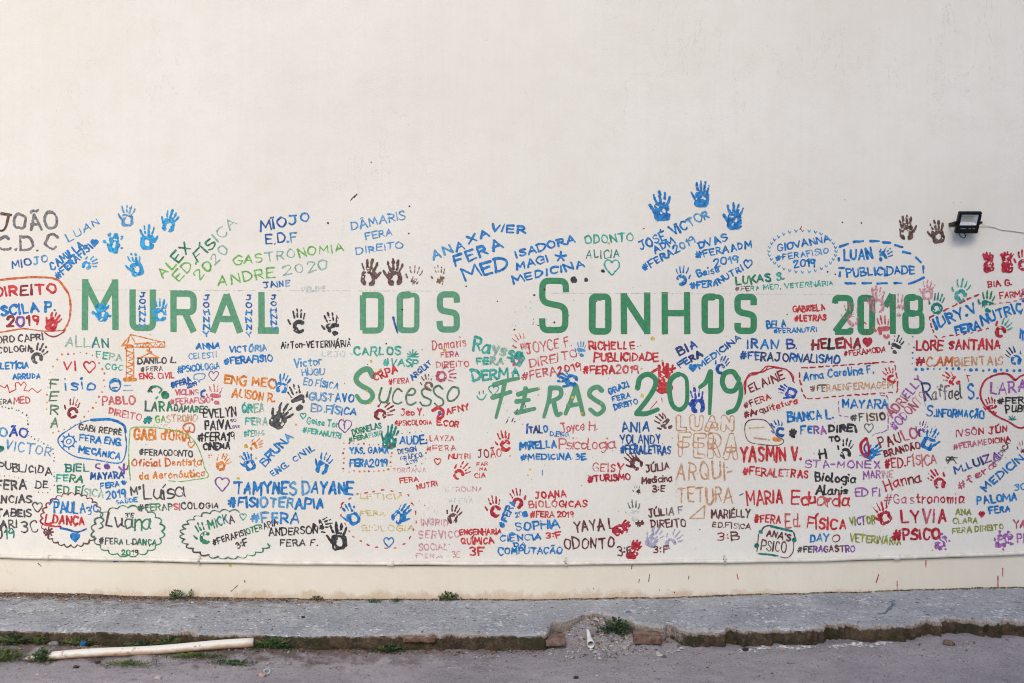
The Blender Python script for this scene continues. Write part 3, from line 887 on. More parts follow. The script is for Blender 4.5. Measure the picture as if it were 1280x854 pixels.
def block_word(word, boxes, w, col, label):
    root = Art('title_word', label); ARTS.append(root)
    for ch, (x0, y0, x1, y1) in zip(word, boxes):
        a = root.sub('letter')
        xa, xb, ya, yb = x0 + w / 2, x1 - w / 2, y0 + w / 2, y1 - w / 2
        for pts, r in BLOCK[ch]:
            P = np.array([(xa + x * (xb - xa), yb - y * (yb - ya)) for x, y in pts])
            # straight legs run to the very top and bottom of the letter
            if r == 0 or ch in 'U':
                P = np.array([(x, yb + w / 2 if abs(y - yb) < .5 else (ya - w / 2 if abs(y - ya) < .5 and ch not in 'A' else y)) for x, y in P]) if ch in 'MRNHULA1' and not (ch == 'U' and False) else P
            if ch == 'U':
                P = np.array([(xa, y0), (xa, yb), (xb, yb), (xb, y0)])
            if ch == 'L' and abs(P[0][1] - P[1][1]) < .5: P = np.array([(x0, yb), (x1, yb)])
            P = P + R2.normal(0, .25, P.shape)
            closed = ch in 'O08'
            a.stroke(rounded(P, r * (xb - xa) * (1.1 if closed else 1)) if r else P, col, w * (1 + R2.normal(0, .02)), hard=(ch not in 'O08'))
    return root
block_word('MURAL', [(102, 349, 148, 413), (162, 362, 195, 414), (213, 363, 246, 415), (262, 364, 304, 416), (323, 365, 349, 417)], 8.0, 'title', 'green block letters of the first title word')
block_word('DOS', [(450, 365, 480, 417), (496, 365, 525, 417), (546, 364, 575, 416)], 7.8, 'title', 'short green block word in the middle of the title')
block_word('SONHOS', [(674, 347, 711, 417), (736, 367, 764, 418), (776, 366, 813, 418), (827, 365, 863, 418), (877, 367, 906, 418), (918, 367, 946, 418)], 8.0, 'titled', 'green block letters of the third title word')
block_word('2018', [(1040, 369, 1067, 419), (1072, 369, 1094, 419), (1103, 368, 1121, 418), (1128, 368, 1156, 418)], 7.6, 'titled', 'green block year in the title')
a = DRAW('title_word', 'green curly word under the title'); 
q_ = a.sub('letter'); q_.curve([(466, 470), (461, 462), (453, 463), (446, 470), (446, 477), (453, 483), (462, 488), (466, 495), (461, 502), (452, 502), (446, 495)], 'title', 6.6)
for pts in ([(477, 485), (474, 498), (478, 503), (484, 500), (489, 485), (486, 497), (484, 504)], [(502, 489), (497, 486), (492, 492), (491, 501), (496, 505), (502, 503)], [(509, 494), (517, 493), (519, 488), (514, 486), (508, 494), (509, 504), (514, 506), (520, 503)],
            [(538, 488), (533, 485), (527, 489), (530, 496), (538, 500), (537, 506), (529, 507), (525, 503)], [(553, 486), (548, 482), (542, 487), (545, 494), (553, 499), (554, 505), (548, 508), (543, 504)], [(572, 485), (566, 484), (560, 492), (560, 500), (566, 501), (573, 494), (573, 486), (570, 484)]):
    q_ = a.sub('letter'); q_.curve(pts, 'pgreen', 2.4)
a = DRAW('title_word', 'green brush stroke capitals before the smaller year')
for sts in ([[(631, 477), (628, 492), (620, 522)], [(618, 481), (633, 476), (648, 473)], [(616, 497), (638, 490)]], [[(657, 486), (655, 500), (651, 514)], [(648, 493), (660, 489), (673, 486)], [(646, 502), (661, 500)], [(646, 516), (668, 511)]],
            [[(688, 485), (686, 500), (680, 521)], [(688, 485), (700, 486), (700, 496), (686, 503)], [(692, 502), (696, 518), (701, 517)]], [[(720, 483), (714, 500), (707, 517)], [(720, 483), (724, 498), (729, 518)], [(711, 507), (726, 505)]],
            [[(752, 488), (747, 484), (739, 487), (737, 494), (744, 500), (753, 506), (754, 513), (746, 518), (738, 512)]]):
    q_ = a.sub('letter')
    for p in sts: q_.curve(p, 'title', 5.6)
a = DRAW('title_word', 'green curved brush digits of the smaller year')
for sts in ([[(797, 485), (800, 473), (810, 468), (819, 474), (818, 485), (808, 501), (796, 516)], [(796, 517), (808, 517), (822, 512)]], [[(848, 468), (838, 476), (837, 492), (841, 507), (850, 512), (858, 504), (859, 485), (857, 472), (848, 468)]],
            [[(888, 465), (882, 478), (875, 484)], [(888, 466), (888, 490), (887, 517)]], [[(923, 474), (916, 465), (906, 467), (903, 478), (908, 488), (918, 488), (924, 479), (926, 494), (920, 511), (910, 516)]]):
    q_ = a.sub('letter')
    for p in sts: q_.curve(p, 'titled', 6)

# ------------------------------------------------------------------ names, row by row
i = I('grey brushed inscription at the left edge, uppermost there'); i.t('JOÃO', -3, 288, 72, 287, 21, 'brown/grey/grey/grey', 3.3); i.t('C.D.C', -4, 314, 72, 314, 20, 'grey', 3.3)
DRAW('painted_name', 'small dark blue name').t('MIOJO', 15, 336, 61, 328, 10, 'blued/bluel')
DRAW('painted_name', 'thin pale blue slanted name').t('LUAN', 86, 303, 125, 281, 10, 'bluel', 1.7)
i = I('blue slanted inscription'); i.t('CAMILLA', 66, 339, 106, 309, 10, 'blue', 2.2); i.t('#FERAFISI', 73, 350, 117, 311, 10, 'blue', 2.1); i.sub('heart').heart(118, 304, 9, 'blue', True)
i = I('green slanted inscription'); i.t('ALEX', 204, 350, 240, 311, 14, 'lgreen/green', 2.2); i.t('ED.FÍSICA', 223, 353, 297, 280, 13, 'lgreen/green/gpale', 2); i.t('2020', 250, 352, 287, 314, 13, 'lgreen/gpale', 1.8)
i = I('dark blue initials'); i.t('MÏOJO', 326, 290, 388, 277, 13, 'blued/blue'); i.t('E.D.F', 332, 306, 372, 303, 13, 'blued/bluel')
i = I('pale green slanted inscription'); i.t('GASTRONOMIA', 293, 333, 430, 314, 12, 'lgreen/gpale/lgreen/lgreen', 1.9); i.t('ANDRE 2020', 273, 358, 410, 336, 13, 'lgreen/lgreen/gpale/gpale', 1.9)
i = I('blue inscription above two brown hands'); i.t('DÂMARIS', 440, 288, 507, 274, 11, 'bluel/bluel/sky', 1.7); i.t('FERA', 457, 300, 491, 294, 9, 'bluel', 1.7); i.t('DIREITO', 446, 318, 504, 310, 9, 'bluel', 1.6)
i = I('bold bright blue inscription'); i.t('ANA', 541, 325, 582, 312, 12, 'bluel/blue', 2.6); i.t('XA', 587, 306, 613, 295, 11, 'blue', 2.6); i.t('VIER', 613, 290, 657, 293, 11, 'blue', 2.6); i.t('FERA', 570, 334, 629, 311, 15, 'blue', 3); i.t('MED', 581, 352, 636, 335, 17, 'blue', 3)
i = I('bright blue inscription with a star'); i.t('ISADORA', 645, 323, 720, 303, 10, 'blue', 2.3); i.t('MAGI', 646, 339, 686, 328, 10, 'blue', 2.3); i.t('MEDICINA', 641, 355, 732, 334, 10, 'blue', 2.3)
q_ = i.sub('star'); [q_.stroke([(701, 321), (701 + 7 * math.cos(k), 321 + 6 * math.sin(k))], 'blue', 3) for k in np.radians([-90, -18, 54, 126, 198])]
i = I('sea green inscription with an outlined heart'); i.t('ODONTO', 731, 305, 792, 302, 11, 'tealb', 2); i.t('ALICIA', 732, 324, 775, 322, 11, 'teal', 1.4); i.sub('heart').heart(765, 334, 19, 'tealb', False, 2)
i = I('blue slanted inscription under a blue hand'); i.t('JOSÉ', 801, 314, 834, 300, 12, 'blue', 2); i.t('VICTOR', 841, 295, 888, 272, 12, 'blue/bluel', 2.1); i.t('ADM', 819, 318, 844, 305, 10, 'blue', 2); i.t('#FERA2019', 805, 340, 870, 303, 10, 'blue/blue/bluel', 2)
i = I('blue inscription right of the slanted one'); i.t('DVAS', 874, 312, 910, 301, 10, 'blue', 2); i.t('#FERAADM', 870, 324, 941, 310, 10, 'blue', 2); i.t('2019', 893, 334, 924, 328, 10, 'blue/bluel', 2)
i = I('small blue inscription above the title'); i.t('Geise', 871, 347, 900, 341, 10, 'blue', 1.8); i.t('#FERA', 863, 362, 898, 358, 9, 'blue', 2); i.t('NUTRI', 900, 355, 930, 338, 8, 'blue', 1.8); i.sub('heart').heart(935, 330, 10, 'blue', False, 1.7)
i = I('blue inscription inside a dotted ring'); i.t('GIOVANNA', 972, 315, 1038, 302, 9, 'blue', 1.9); i.t('#FERAFISIO', 970, 327, 1036, 317, 8, 'blue/bluel', 1.6); i.t('2019', 992, 335, 1020, 333, 10, 'blue', 1.9)
q_ = i.sub('border')
for k in range(32):
    b = 2 * math.pi * k / 32; x, y = 1003 + 42 * math.cos(b), 315 + 26 * math.sin(b)
    q_.stroke([(x - 1.4, y - 2), (x, y + .8), (x + 1.8, y - 1.6)], 'bluel', 1.3)
i = I('blue inscription inside a thick dashed bubble'); i.t('LUAN', 1055, 326, 1091, 324, 14, 'blue', 2.4); i.t('PUBLICIDADE', 1058, 347, 1144, 342, 11, 'blue', 2.2)
q_ = i.sub('border')
for p in ([(1050, 308.5), (1060, 305)], [(1067, 302.5), (1079, 301.5)], [(1088, 301.5), (1099, 301.5)], [(1104, 303), (1113, 303.5)], [(1119, 306.5), (1128, 309)], [(1129, 315), (1138, 317)], [(1145, 322), (1151, 328)], [(1154, 333), (1154, 341)], [(1155, 347), (1142, 353), (1136, 354.5)], [(1118, 354), (1127, 354)], [(1097, 354.5), (1109, 354)], [(1078, 354), (1089, 354)], [(1057, 354), (1069, 354.5)], [(1049.5, 345), (1050, 340)], [(1048.5, 323), (1048.5, 326)], [(1049, 335), (1055, 335)]): q_.stroke(p, 'blue', 3)
i = I('sea green inscription directly above the third title word'); i.t('LUKAS S.', 920, 357, 982, 350, 11, 'green/teal/tealb', 2.2); i.t('#FERA MED. VETERINÁRIA', 919, 365, 1042, 357, 6.5, 'brownl/tealb/tealb/tealb/tealb/tealb/tealb', 1.5)
i = I('red and blue inscription inside an orange outline'); i.t('DIREITO', -8, 372, 72, 367, 14, 'red/redd/red', 2.9); i.t('PRISCILA P.', -26, 397, 70, 389, 13, 'blue', 2.8); i.t('2019', 9, 410, 50, 407, 14, 'redd/purple/redd/red', 2.9)
q_ = i.sub('border'); q_.curve([(-20, 352), (0, 350), (20, 348), (45, 346.5), (70, 349), (80, 359), (87, 372), (88, 392), (85, 404), (80, 413)], 'orangeb', 2.6); q_.curve([(-10, 417), (10, 414), (30, 411), (55, 414), (82, 413)], 'orangeb', 1.8); q_.curve([(56, 416), (62, 420), (70, 420.5), (80, 415)], 'redd', 1.8)
i = I('dark grey inscription at the left edge'); i.t('PEDRO CAPRI', -17, 431, 54, 425, 9, 'dark', 1.7); i.t('PSICOLOGIA,', -17, 443, 42, 439, 8, 'dark', 1.6)
i = I('blue and red inscription with a heartbeat line'); i.t('LETÍCIA', 1, 462, 36, 461, 8.5, 'blue', 1.8); i.t('ARRUDA', 16, 475, 51, 474, 7.5, 'blue', 2); i.t('FERA', -7, 506, 15, 505, 6.5, 'dark', 1.4); i.t('MED', 17, 505, 38, 504, 8.5, 'redf', 1.6)
q_ = i.sub('heartbeat_line'); q_.stroke([(-4, 480), (2, 483), (6, 485), (9, 481), (12, 491), (15, 489), (20, 487), (19, 479), (23, 478), (26, 482), (30, 477), (33, 481), (30, 488), (36, 489), (40, 485), (47, 491), (52, 487)], 'red', 1.3)
i = I('red initial letters with the blue word below'); i.t('VI', 79, 463, 96, 463, 12, 'red', 1.9); i.t('isio', 81, 489, 119, 488, 17, 'blue', 2.3); i.v('FERA', 68, 474, 540, 9, 'pgreen', 2); i.sub('heart').heart(112, 459, 14, 'red', False, 2)
i.sub('border').dots([(78, 443), (100, 441), (120, 444), (131, 466), (131, 482), (122, 500), (112, 514), (98, 528), (84, 536), (66, 541)], 'orange/redf/orange', 24, 1.2); i.subs[-1].dots([(72, 450), (63, 463), (60, 485), (58, 512)], 'orange', 8, 1.1)
i = I('green thin inscription below the letter M'); i.t('ALLAN', 82, 433, 135, 435, 13, 'gpale/teal', 1.8); i.t('FERA', 119, 447, 152, 452, 9, 'tealb/gpale', 1.7); i.t('CGC', 131, 462, 154, 464, 8, 'tealb', 1.6)
i = I('dark and red inscription beside the crane'); i.t('DANILO L.', 172, 455, 221, 454, 8, 'dark', 1.6); i.t('#FERA', 176, 465, 204, 464, 6.5, 'dark', 1.5); i.t('ENG. CIVIL', 174, 475, 218, 473, 8, 'red', 1.6)
i = I('pink red inscription under a blue globe'); i.t('PABLO', 128, 507, 169, 505, 11, 'redf', 2); i.t('DIREITO', 135, 518, 176, 526, 9, 'redf', 1.7)
i = I('dark green inscription'); i.t('LARA', 181, 515, 216, 514, 13, 'dgreen/green', 2.2); i.t('DAMARES', 217, 514, 260, 517, 9, 'dgreen/green/dgreen', 1.8); i.t('#', 179, 530, 191, 530, 11, 'teal', 2.6); i.t('GASTRONO', 194, 529, 247, 527, 9.5, 'lgreen/tan/tan/tan', 1.6); i.t('ESCOL', 192, 536, 212, 535, 5, 'tan', 1)
i = I('dark and blue inscription in a blue outline with a gear'); i.t('GABI REPRÊ', 98, 538, 152, 545, 8, 'dark', 1.6); i.t('FERA ENG.', 99, 551, 153, 558, 9, 'blue', 1.9); i.t('MECÂNICA', 98, 566, 150, 575, 8.5, 'blue', 1.9)
i.sub('border').curve([(114, 525), (138, 524), (153, 530), (157, 545), (158, 560), (154, 575), (145, 579), (120, 575), (95, 571), (80, 562), (73, 553), (75, 545), (88, 536), (100, 529), (114, 525)], 'blue', 1.7); i.subs[-1].curve([(114, 525), (138, 524.5), (154, 531), (157, 540)], 'blue', 3.2)
q_ = i.sub('gear'); q_.ring(86, 552, 3, 'blue', 1.4); q_.ring(86, 552, 7, 'blue', 1.6); [q_.stroke([(86 + 7 * math.cos(k), 552 + 7 * math.sin(k)), (86 + 9.5 * math.cos(k), 552 + 9.5 * math.sin(k))], 'blue', 2) for k in np.radians(range(0, 360, 45))]
i = I('pale blue inscription at the left edge in dark dots'); i.t('JOÃO', -14, 546, 34, 546, 12, 'bluel/cobalt', 2); i.t('VICTOR', 6, 562, 64, 572, 13, 'bluel/sky', 1.8); i.sub('border').dots([(-2, 508), (20, 512), (35, 520), (36, 545), (50, 552), (66, 560), (68, 576)], 'dgreen/dark', 26, .9)
i = I('dark grey inscription with letters apart'); i.t('PUBLICIDA', -2, 587, 64, 594, 10, 'dark', 1.6, jit=1.6); i.t('DE', 44, 610, 60, 611, 10, 'dark', 1.6); i.sub('border').dots([(0, 595), (20, 596), (40, 604), (42, 615), (60, 616), (68, 606), (68, 590)], 'dgreen/redf', 18, .8)
i = I('orange inscription in a thin green frame'); i.t("GABI d'ORIA", 167, 550, 238, 552, 14, 'orange', 2.2); i.t('#FERAODONTO', 174, 569, 241, 571, 8, 'dark', 1.5); i.t('Oficial Dentista', 165, 584, 253, 582, 10, 'orangeb/orange', 1.7); i.t('da Aeronáutica', 174, 600, 257, 596, 10, 'orange', 1.7)
i.sub('border').curve([(163, 600), (161, 575), (162, 545), (165, 535), (185, 534), (205, 536), (225, 540), (240, 548), (250, 565), (256, 585), (260, 596), (240, 600), (225, 602), (210, 601)], 'lgreen', 1.3); i.sub('heart').heart(239, 556, 8, 'orange', False, 1.4)
DRAW('painted_name', 'small blue name over the letter L').t('JAINE', 329, 361, 363, 358, 8, 'blued/blue/sky', 1.8)
for x, y0, y1, tx in ((178, 366, 413, 'JOHNNY'), (258, 369, 424, 'JOHNNY'), (311, 369, 425, 'JOHNNY'), (342, 369, 417, 'JOHNNY')):
    DRAW('painted_name', 'blue name written downwards between the title letters').v(tx, x, y0, y1, 6.6, 'blued/blue/blue/bluel', 1.9)
i = I('blue inscription with a speech bubble and a purple heart'); i.t('ANNA', 245, 437, 275, 436, 8, 'blue', 2); i.t('CELESTI', 236, 449, 271, 447, 7.5, 'bluel', 1.4); i.t('#PSICOLOGIA', 222, 467, 275, 461, 9, 'blue/bluel', 1.7); i.t('#FERA', 215, 486, 240, 478, 8, 'blued', 2.2); i.t('2019', 234, 486, 247, 482, 6, 'blued', 1.8)
q_ = i.sub('speech_bubble'); q_.curve([(243, 474), (243, 469), (249, 467), (256, 468), (255, 473), (250, 475), (249, 478), (247, 474), (243, 474)], 'bluel', 1.4); i.sub('heart').heart(267, 470, 12, 'purple', False, 1.2)
i = I('blue inscription under the letter L'); i.t('VICTÓRIA', 287, 441, 334, 439, 8, 'blue/bluel', 1.9); i.t('#FERAFISIO', 280, 456, 341, 452, 9, 'blue', 2)
DRAW('painted_name', 'thin black inscription under two black hands').t('AirTon-VETERINÁRIA', 351, 436, 439, 434, 9, 'black', 1.4)
i = I('light blue inscription left of the curly word'); i.t('Victor', 368, 459, 402, 457, 11, 'bluel', 1.8); i.t('HUGU', 377, 470, 406, 469, 9, 'bluel', 1.8); i.t('ED.FÍSICA', 379, 481, 423, 487, 9, 'sky/bluel', 1.6)
i = I('sea green inscription with a small leaf'); i.t('CARLOS', 442, 445, 502, 444, 11, 'tealb', 2.2); i.t('#VASP.', 478, 457, 526, 460, 10, 'tealb', 2)
q_ = i.sub('leaf'); [q_.stroke([(516, 445), (516 + 7 * math.cos(k), 445 + 8 * math.sin(k))], 'tealb', 2) for k in np.radians([-160, -130, -90, -50, -20])]; q_.stroke([(509, 446), (523, 446)], 'tealb', 1.6)
i = I('red inscription above the curly word'); i.t('CRPA', 468, 477, 498, 466, 10, 'red', 2); i.t('#FERA', 486, 481, 512, 479, 7, 'red', 1.6)
DRAW('painted_name', 'blue slanted word above the curly word').t('ARQUIT', 516, 476, 541, 455, 7, 'blued', 2)
i = DRAW('cursive_writing', 'thin red cursive inscription'); i.t('Damaris', 541, 439, 583, 433, 13, 'redf', 1.3); i.t('FERA', 551, 447, 574, 446, 7, 'redf/rose', 1.4); i.t('DIREITO', 545, 460, 587, 459, 8, 'redf', 1.4)
i = DRAW('cursive_writing', 'sea green brushed cursive inscription with a smiley'); i.t('Rayssa', 590, 438, 652, 452, 18, 'tealb/gpale/tealb', 3.2); i.t('FERA', 595, 456, 630, 457, 10, 'tealb/gpale', 2.6); i.t('DERMA', 590, 477, 650, 472, 14, 'tealb', 2.9)
q_ = i.sub('smiley'); q_.curve([(596, 495), (599, 499), (604, 499), (608, 493)], 'tealb', 1.8); q_.stroke([(599, 490), (599, 493)], 'teal', 1.3); q_.stroke([(604, 489), (604, 492)], 'teal', 1.3); i.sub('heart').heart(617, 488, 12, 'tealb', False, 1.6)
i = I('thin red inscription under the third title word'); i.t('JOYCE F.', 658, 443, 716, 432, 13, 'redf', 1.7); i.t('DIREITO', 663, 460, 722, 447, 11, 'redf', 1.7); i.t('#FERA2019', 653, 476, 727, 463, 11, 'redf/red', 1.9)
i = I('red inscription with a curled first letter'); i.t('RICHELLE', 736, 438, 793, 437, 11, 'red', 2); i.t('PUBLICIDADE', 743, 452, 823, 452, 11, 'red', 2); i.t('#FERA2019', 728, 468, 799, 467, 11, 'red/redf', 2)
i = I('navy and blue slanted inscription with a blue heart'); i.t('BIA', 849, 446, 873, 434, 11, 'navy/blued', 2.4); i.t('FERA', 850, 461, 879, 445, 9, 'blued/navy', 2.3); i.t('MEDICINA', 875, 462, 927, 424, 8, 'blue/blued', 2); i.sub('heart').heart(866, 460, 9, 'blue', True)
i = I('small red inscription left of the title year'); i.t('GABRIELA', 991, 391, 1031, 388, 8, 'red', 1.8); i.t('#LETRAS', 993, 402, 1033, 401, 8, 'red', 1.9)
i = I('small blue inscription left of the title year'); i.t('BELA', 958, 411, 983, 409, 10, 'blue', 1.8); i.t('#FERANUTRI', 967, 417, 1021, 415, 6.5, 'blue', 1.5)
i = I('blue and black inscription under the third title word'); i.t('IRAN B.', 934, 436, 997, 437, 13, 'blued/blue/cobalt', 2.1); i.t('#FERAJORNALISMO', 925, 450, 1050, 455, 11, 'blued/navy/navy/blued/navy/blued/blued', 1.9)
i = I('bold dark red inscription with a red heart'); i.t('HELENA', 1015, 437, 1076, 435, 13, 'redd/black/redd/crim/redd', 2.8); i.t('#FERAMODA', 1055, 446, 1107, 440, 7, 'crim', 1.5); i.sub('heart').heart(1084, 428, 11, 'crim', True)
i = I('red inscription near the right edge below red hands'); i.t('BIA G.', 1235, 360, 1265, 357, 8, 'crim', 1.8); i.t('FARMÁCIA', 1250, 374, 1298, 369, 8, 'red/rose', 1.6)
i = I('bold blue slanted inscription in a red dashed frame'); i.t('IURY.V', 1170, 412, 1222, 391, 14, 'blue', 2.7); i.t('FERA', 1195, 419, 1226, 411, 11, 'blue', 2.5); i.t('NUTRIÇÃO', 1228, 407, 1300, 382, 13, 'blue', 2.6)
i.sub('border').dashes([(1162, 397), (1195, 381), (1226, 367)], 'crim', 6, 5, 2.2); i.subs[-1].dashes([(1162, 397), (1165, 412), (1171, 423)], 'crim', 4, 4, 1.6); i.subs[-1].dashes([(1178, 421), (1215, 416), (1240, 409)], 'crim', 4, 5, 1.6); i.subs[-1].dashes([(1242, 380), (1262, 378), (1285, 372)], 'redf', 4, 5, 1.6)
i = I('dark red and tan inscription framed by blue dots'); i.t('LORE SANTANA', 1145, 438, 1251, 437, 13, 'crim/red', 2.4); i.t('#', 1145, 458, 1157, 458, 12, 'crim', 2.6); i.t('C.AMBIENTAIS', 1158, 458, 1254, 457, 12, 'orangeb/tan/tan', 2.1)
i.sub('border').dots([(1141, 421), (1141, 455)], 'blue', 6, 1.2); i.subs[-1].dots([(1145, 461), (1290, 464)], 'blue', 20, 1.8)
DRAW('painted_name', 'blue letters at the right edge').t('INT', 1275, 425, 1296, 424, 13, 'blue', 1.8)
i = I('orange inscription beside the purple heart'); i.t('ENG MEC', 280, 480, 343, 485, 12, 'orange', 2.2); i.t('ALISON R.', 290, 496, 343, 503, 11, 'orange', 1.9)
i = I('pink inscription with a blue moon'); i.t('VICLINS', 219, 494, 248, 494, 7.5, 'pink', 1.7); i.t('#FERAFISIO', 213, 506, 263, 504, 8, 'pink', 1.7); i.sub('moon').curve([(256, 488), (252, 490), (252, 495), (256, 496)], 'blued', 2.6)
i = I('pale sea green inscription in three lines'); i.t('ÓREA', 302, 517, 331, 516, 12, 'tealb/gpale', 2.2); i.t('FERA', 306, 531, 335, 532, 10, 'tealb/gpale', 1.7); i.t('#PEDAG', 305, 546, 331, 545, 8, 'tealb/gpale', 1.5)
i = I('black inscription in four lines'); i.t('EVELYN', 254, 523, 296, 521, 12, 'black', 2); i.t('PAIVA', 256, 538, 288, 537, 12, 'black', 2); i.t('#FERA19', 248, 552, 294, 551, 11, 'black', 1.9); i.t('CINEMA', 254, 563, 288, 562, 9, 'black', 2); i.t('SO', 288, 528, 296, 527, 4, 'purple', 1.3); i.t('LOVE', 288, 536, 300, 535, 4, 'purple', 1.2)
i = I('blue slanted inscription above the light blue brushed one'); i.t('BRUNA', 331, 583, 367, 547, 11, 'blue/blue/bluel', 2.3); i.t('ENG.', 341, 597, 362, 583, 8, 'blue', 1.8); i.t('CIVIL', 368, 579, 395, 562, 8, 'blue', 2)
i = I('light blue inscription under the first letter of the curly word'); i.t('GUSTAVO', 386, 501, 443, 503, 11, 'sky/blue', 2); i.t('ED.FÍSICA', 388, 515, 445, 520, 10, 'sky/bluel/blue', 2)
i = I('sea green inscription beside a purple heart'); i.t('Geise Tor', 383, 530, 423, 535, 9, 'tealb', 1.6); i.t('#FERANUTRI', 378, 541, 426, 549, 7.5, 'tealb', 1.7); i.sub('heart').heart(431, 533, 16, 'purple', False, 1.6); i.subs[-1].stroke([(430, 530), (431, 536)], 'purple', 1.6); i.sub('heart').heart(379, 520, 7, 'tealb', False, 1.6)
i = I('green inscription beside a dark green hand'); i.t('DORNELAS', 441, 545, 478, 535, 8, 'green/teal', 1.6); i.t('#FERAFISIO', 437, 553, 479, 544, 6.5, 'green/tealb', 1.6)
i = I('bold blue inscription in a dotted frame'); i.t('YAS. GAMA', 437, 568, 486, 567, 9, 'blue', 2); i.t('FERA2019', 437, 584, 485, 583, 10, 'blue', 2)
i.sub('border').dots([(430, 554), (490, 557), (488, 588), (429, 590)], 'orange/red/orange', 30, 1.1, True)
i = I('red inscription with a capital Y'); i.t('Jeo Y.', 501, 520, 530, 519, 9, 'red', 1.6); i.t('#PSICOLOGIA', 494, 532, 540, 531, 6.5, 'red', 1.4)
i = I('bold red inscription after a red splash'); i.t('AFNY', 558, 519, 587, 512, 8, 'red', 2.1); i.t('E.COR', 545, 531, 573, 535, 8, 'red', 2.2); i.curve([(541, 513), (548, 510), (554, 514), (553, 521), (547, 523), (549, 518)], 'red', 4); i.dot(550, 517, 2.6, 'purple')
i = I('thin red inscription with a small red heart'); i.t('LAYZA', 537, 552, 568, 551, 7.5, 'redf', 1.4); i.t('#FERA', 533, 565, 570, 563, 7.5, 'redf', 1.4); i.t('NUTRI', 561, 574, 588, 573, 6.5, 'red', 1.5); i.sub('heart').heart(547, 577, 8, 'red', False, 1.3)
i = I('blue inscription with a large first letter'); i.t('AUDE.', 500, 556, 534, 555, 11, 'blue/blued', 2); i.t('DESIGN', 498, 568, 521, 564, 6.5, 'blued', 1.3); i.t('GRÁFICO', 501, 577, 528, 571, 6, 'blued', 1.3); i.t('2019', 508, 581, 522, 578, 5, 'blued', 1.2); i.sub('border').dots([(503, 542), (533, 539), (534, 560), (530, 580), (512, 584)], 'teal/black', 12, .8)
i = I('blue inscription between the green capitals and the year'); i.t('GRAZI', 762, 494, 787, 483, 8, 'blue', 2); i.t('FERA', 766, 503, 789, 497, 7.5, 'blue', 1.9); i.t('DIREITO', 768, 513, 798, 505, 7.5, 'blue', 1.9)
i = I('dark blue inscription touching red cursive'); i.t('ÍTALO', 658, 542, 685, 541, 10, 'blued/navy/blue', 2); i.t('D.ENG.', 687, 545, 713, 547, 6.5, 'blue', 1.6); i.t('MIRELLA', 650, 563, 696, 560, 10, 'blue', 2.3); i.t('#MEDICINA 3E', 651, 575, 733, 575, 8, 'blue', 2)
i = DRAW('cursive_writing', 'thin red cursive inscription over blue'); i.t('Joyce', 701, 541, 731, 538, 12, 'redf', 1.5); i.t('H.', 737, 538, 748, 537, 11, 'redf', 1.5); i.t('Psicologia', 698, 562, 770, 562, 15, 'redf', 1.7, gap=.6)
i = I('thin red inscription beside a red hand'); i.t('JOÃO', 597, 573, 627, 571, 11, 'redd/red', 1.4); i.t('FAR', 596, 583, 610, 582, 5, 'red', 1.3); i.t('MA', 599, 589, 609, 589, 5, 'red', 1.3); i.t('CIA', 593, 598, 607, 597, 6.5, 'red', 1.4)
i = I('dark blue inscription in neat capitals'); i.t('ANIA', 777, 540, 812, 540, 13, 'blued', 1.9); i.t('YOLANDY', 775, 555, 826, 555, 12, 'blued', 1.8); i.t('#FERALETRAS', 775, 567, 839, 568, 11, 'blued', 2)
i = DRAW('outlined_lettering', 'pale tan outlined letters'); i.t('LUAN', 846, 538, 917, 538, 18, 'tanl', 5.2, jit=.3, gap=4.5, outline=1.4); i.t('FERA', 848, 571, 921, 574, 30, 'tanl', 5.6, jit=.3, gap=4.5, outline=1.5); i.t('ARQUI-', 846, 601, 916, 599, 22, 'tan', 2.2); i.t('TETURA', 847, 629, 916, 628, 20, 'tan', 2.2)
i.sub('triangle').stroke([(862, 648), (881, 632), (880, 648), (862, 648)], 'tan', 1.7)
i = I('thin dark red slanted inscription under a red scribble'); i.t('ELAINE', 938, 491, 982, 473, 11, 'redd', 1.6); i.t('#FERA', 931, 511, 964, 499, 8, 'redd/red', 1.5); i.t('#Arquitetura', 931, 523, 998, 504, 8.5, 'redd/red', 1.7)
q_ = i.sub('border'); [q_.curve(np.array([(931, 492), (932, 478), (938, 470), (946, 468), (953, 464), (962, 460), (972, 460), (982, 463), (990, 470), (992, 478)]) + R2.normal(0, 1.4, (10, 2)), 'crim', 1.2) for k in range(3)]
i = I('blue, violet and black inscription'); i.t('BIANCA L.', 985, 528, 1042, 523, 12, 'blue', 2.2); i.t('#', 986, 547, 996, 547, 13, 'black', 2.8); i.t('FERA', 1000, 543, 1033, 543, 11, 'blue/purple/violet', 2.1); i.t('DIREI', 1035, 541, 1071, 540, 10, 'black', 2.6); i.t('TO', 1036, 553, 1050, 552, 7.5, 'black', 2.2); i.t('H', 1025, 574, 1033, 573, 12, 'black', 2.4)
i = I('blue and tan inscription in a red dashed frame'); i.t('Anna Carolina F.', 1005, 476, 1093, 466, 11, 'blue', 1.8); i.t('#FERAENFERMAGEM', 1013, 490, 1117, 485, 8.5, 'brownl/tan/tan/tan/tan/tan', 1.6)
i.sub('border').dashes([(1002, 460), (1060, 456), (1117, 452), (1121, 470), (1122, 490), (1065, 494), (1008, 499), (1002, 488), (999, 466)], 'crim', 6, 4, 1.8)
i = I('blue and brown inscription in a pink dashed frame'); i.t('MAYARA', 1052, 511, 1110, 511, 12, 'blue', 2.1); i.t('#FISIO', 1063, 527, 1107, 526, 10, 'dark/brownl/brown', 1.8); i.sub('border').dashes([(1048, 502), (1049, 520), (1068, 522)], 'violet', 6, 2, 1.2); i.subs[-1].dashes([(1100, 494), (1110, 495), (1110, 538), (1085, 545)], 'violet', 8, 2, 1.4); i.sub('heart').heart(1086, 535, 11, 'dark', False, 1.2)
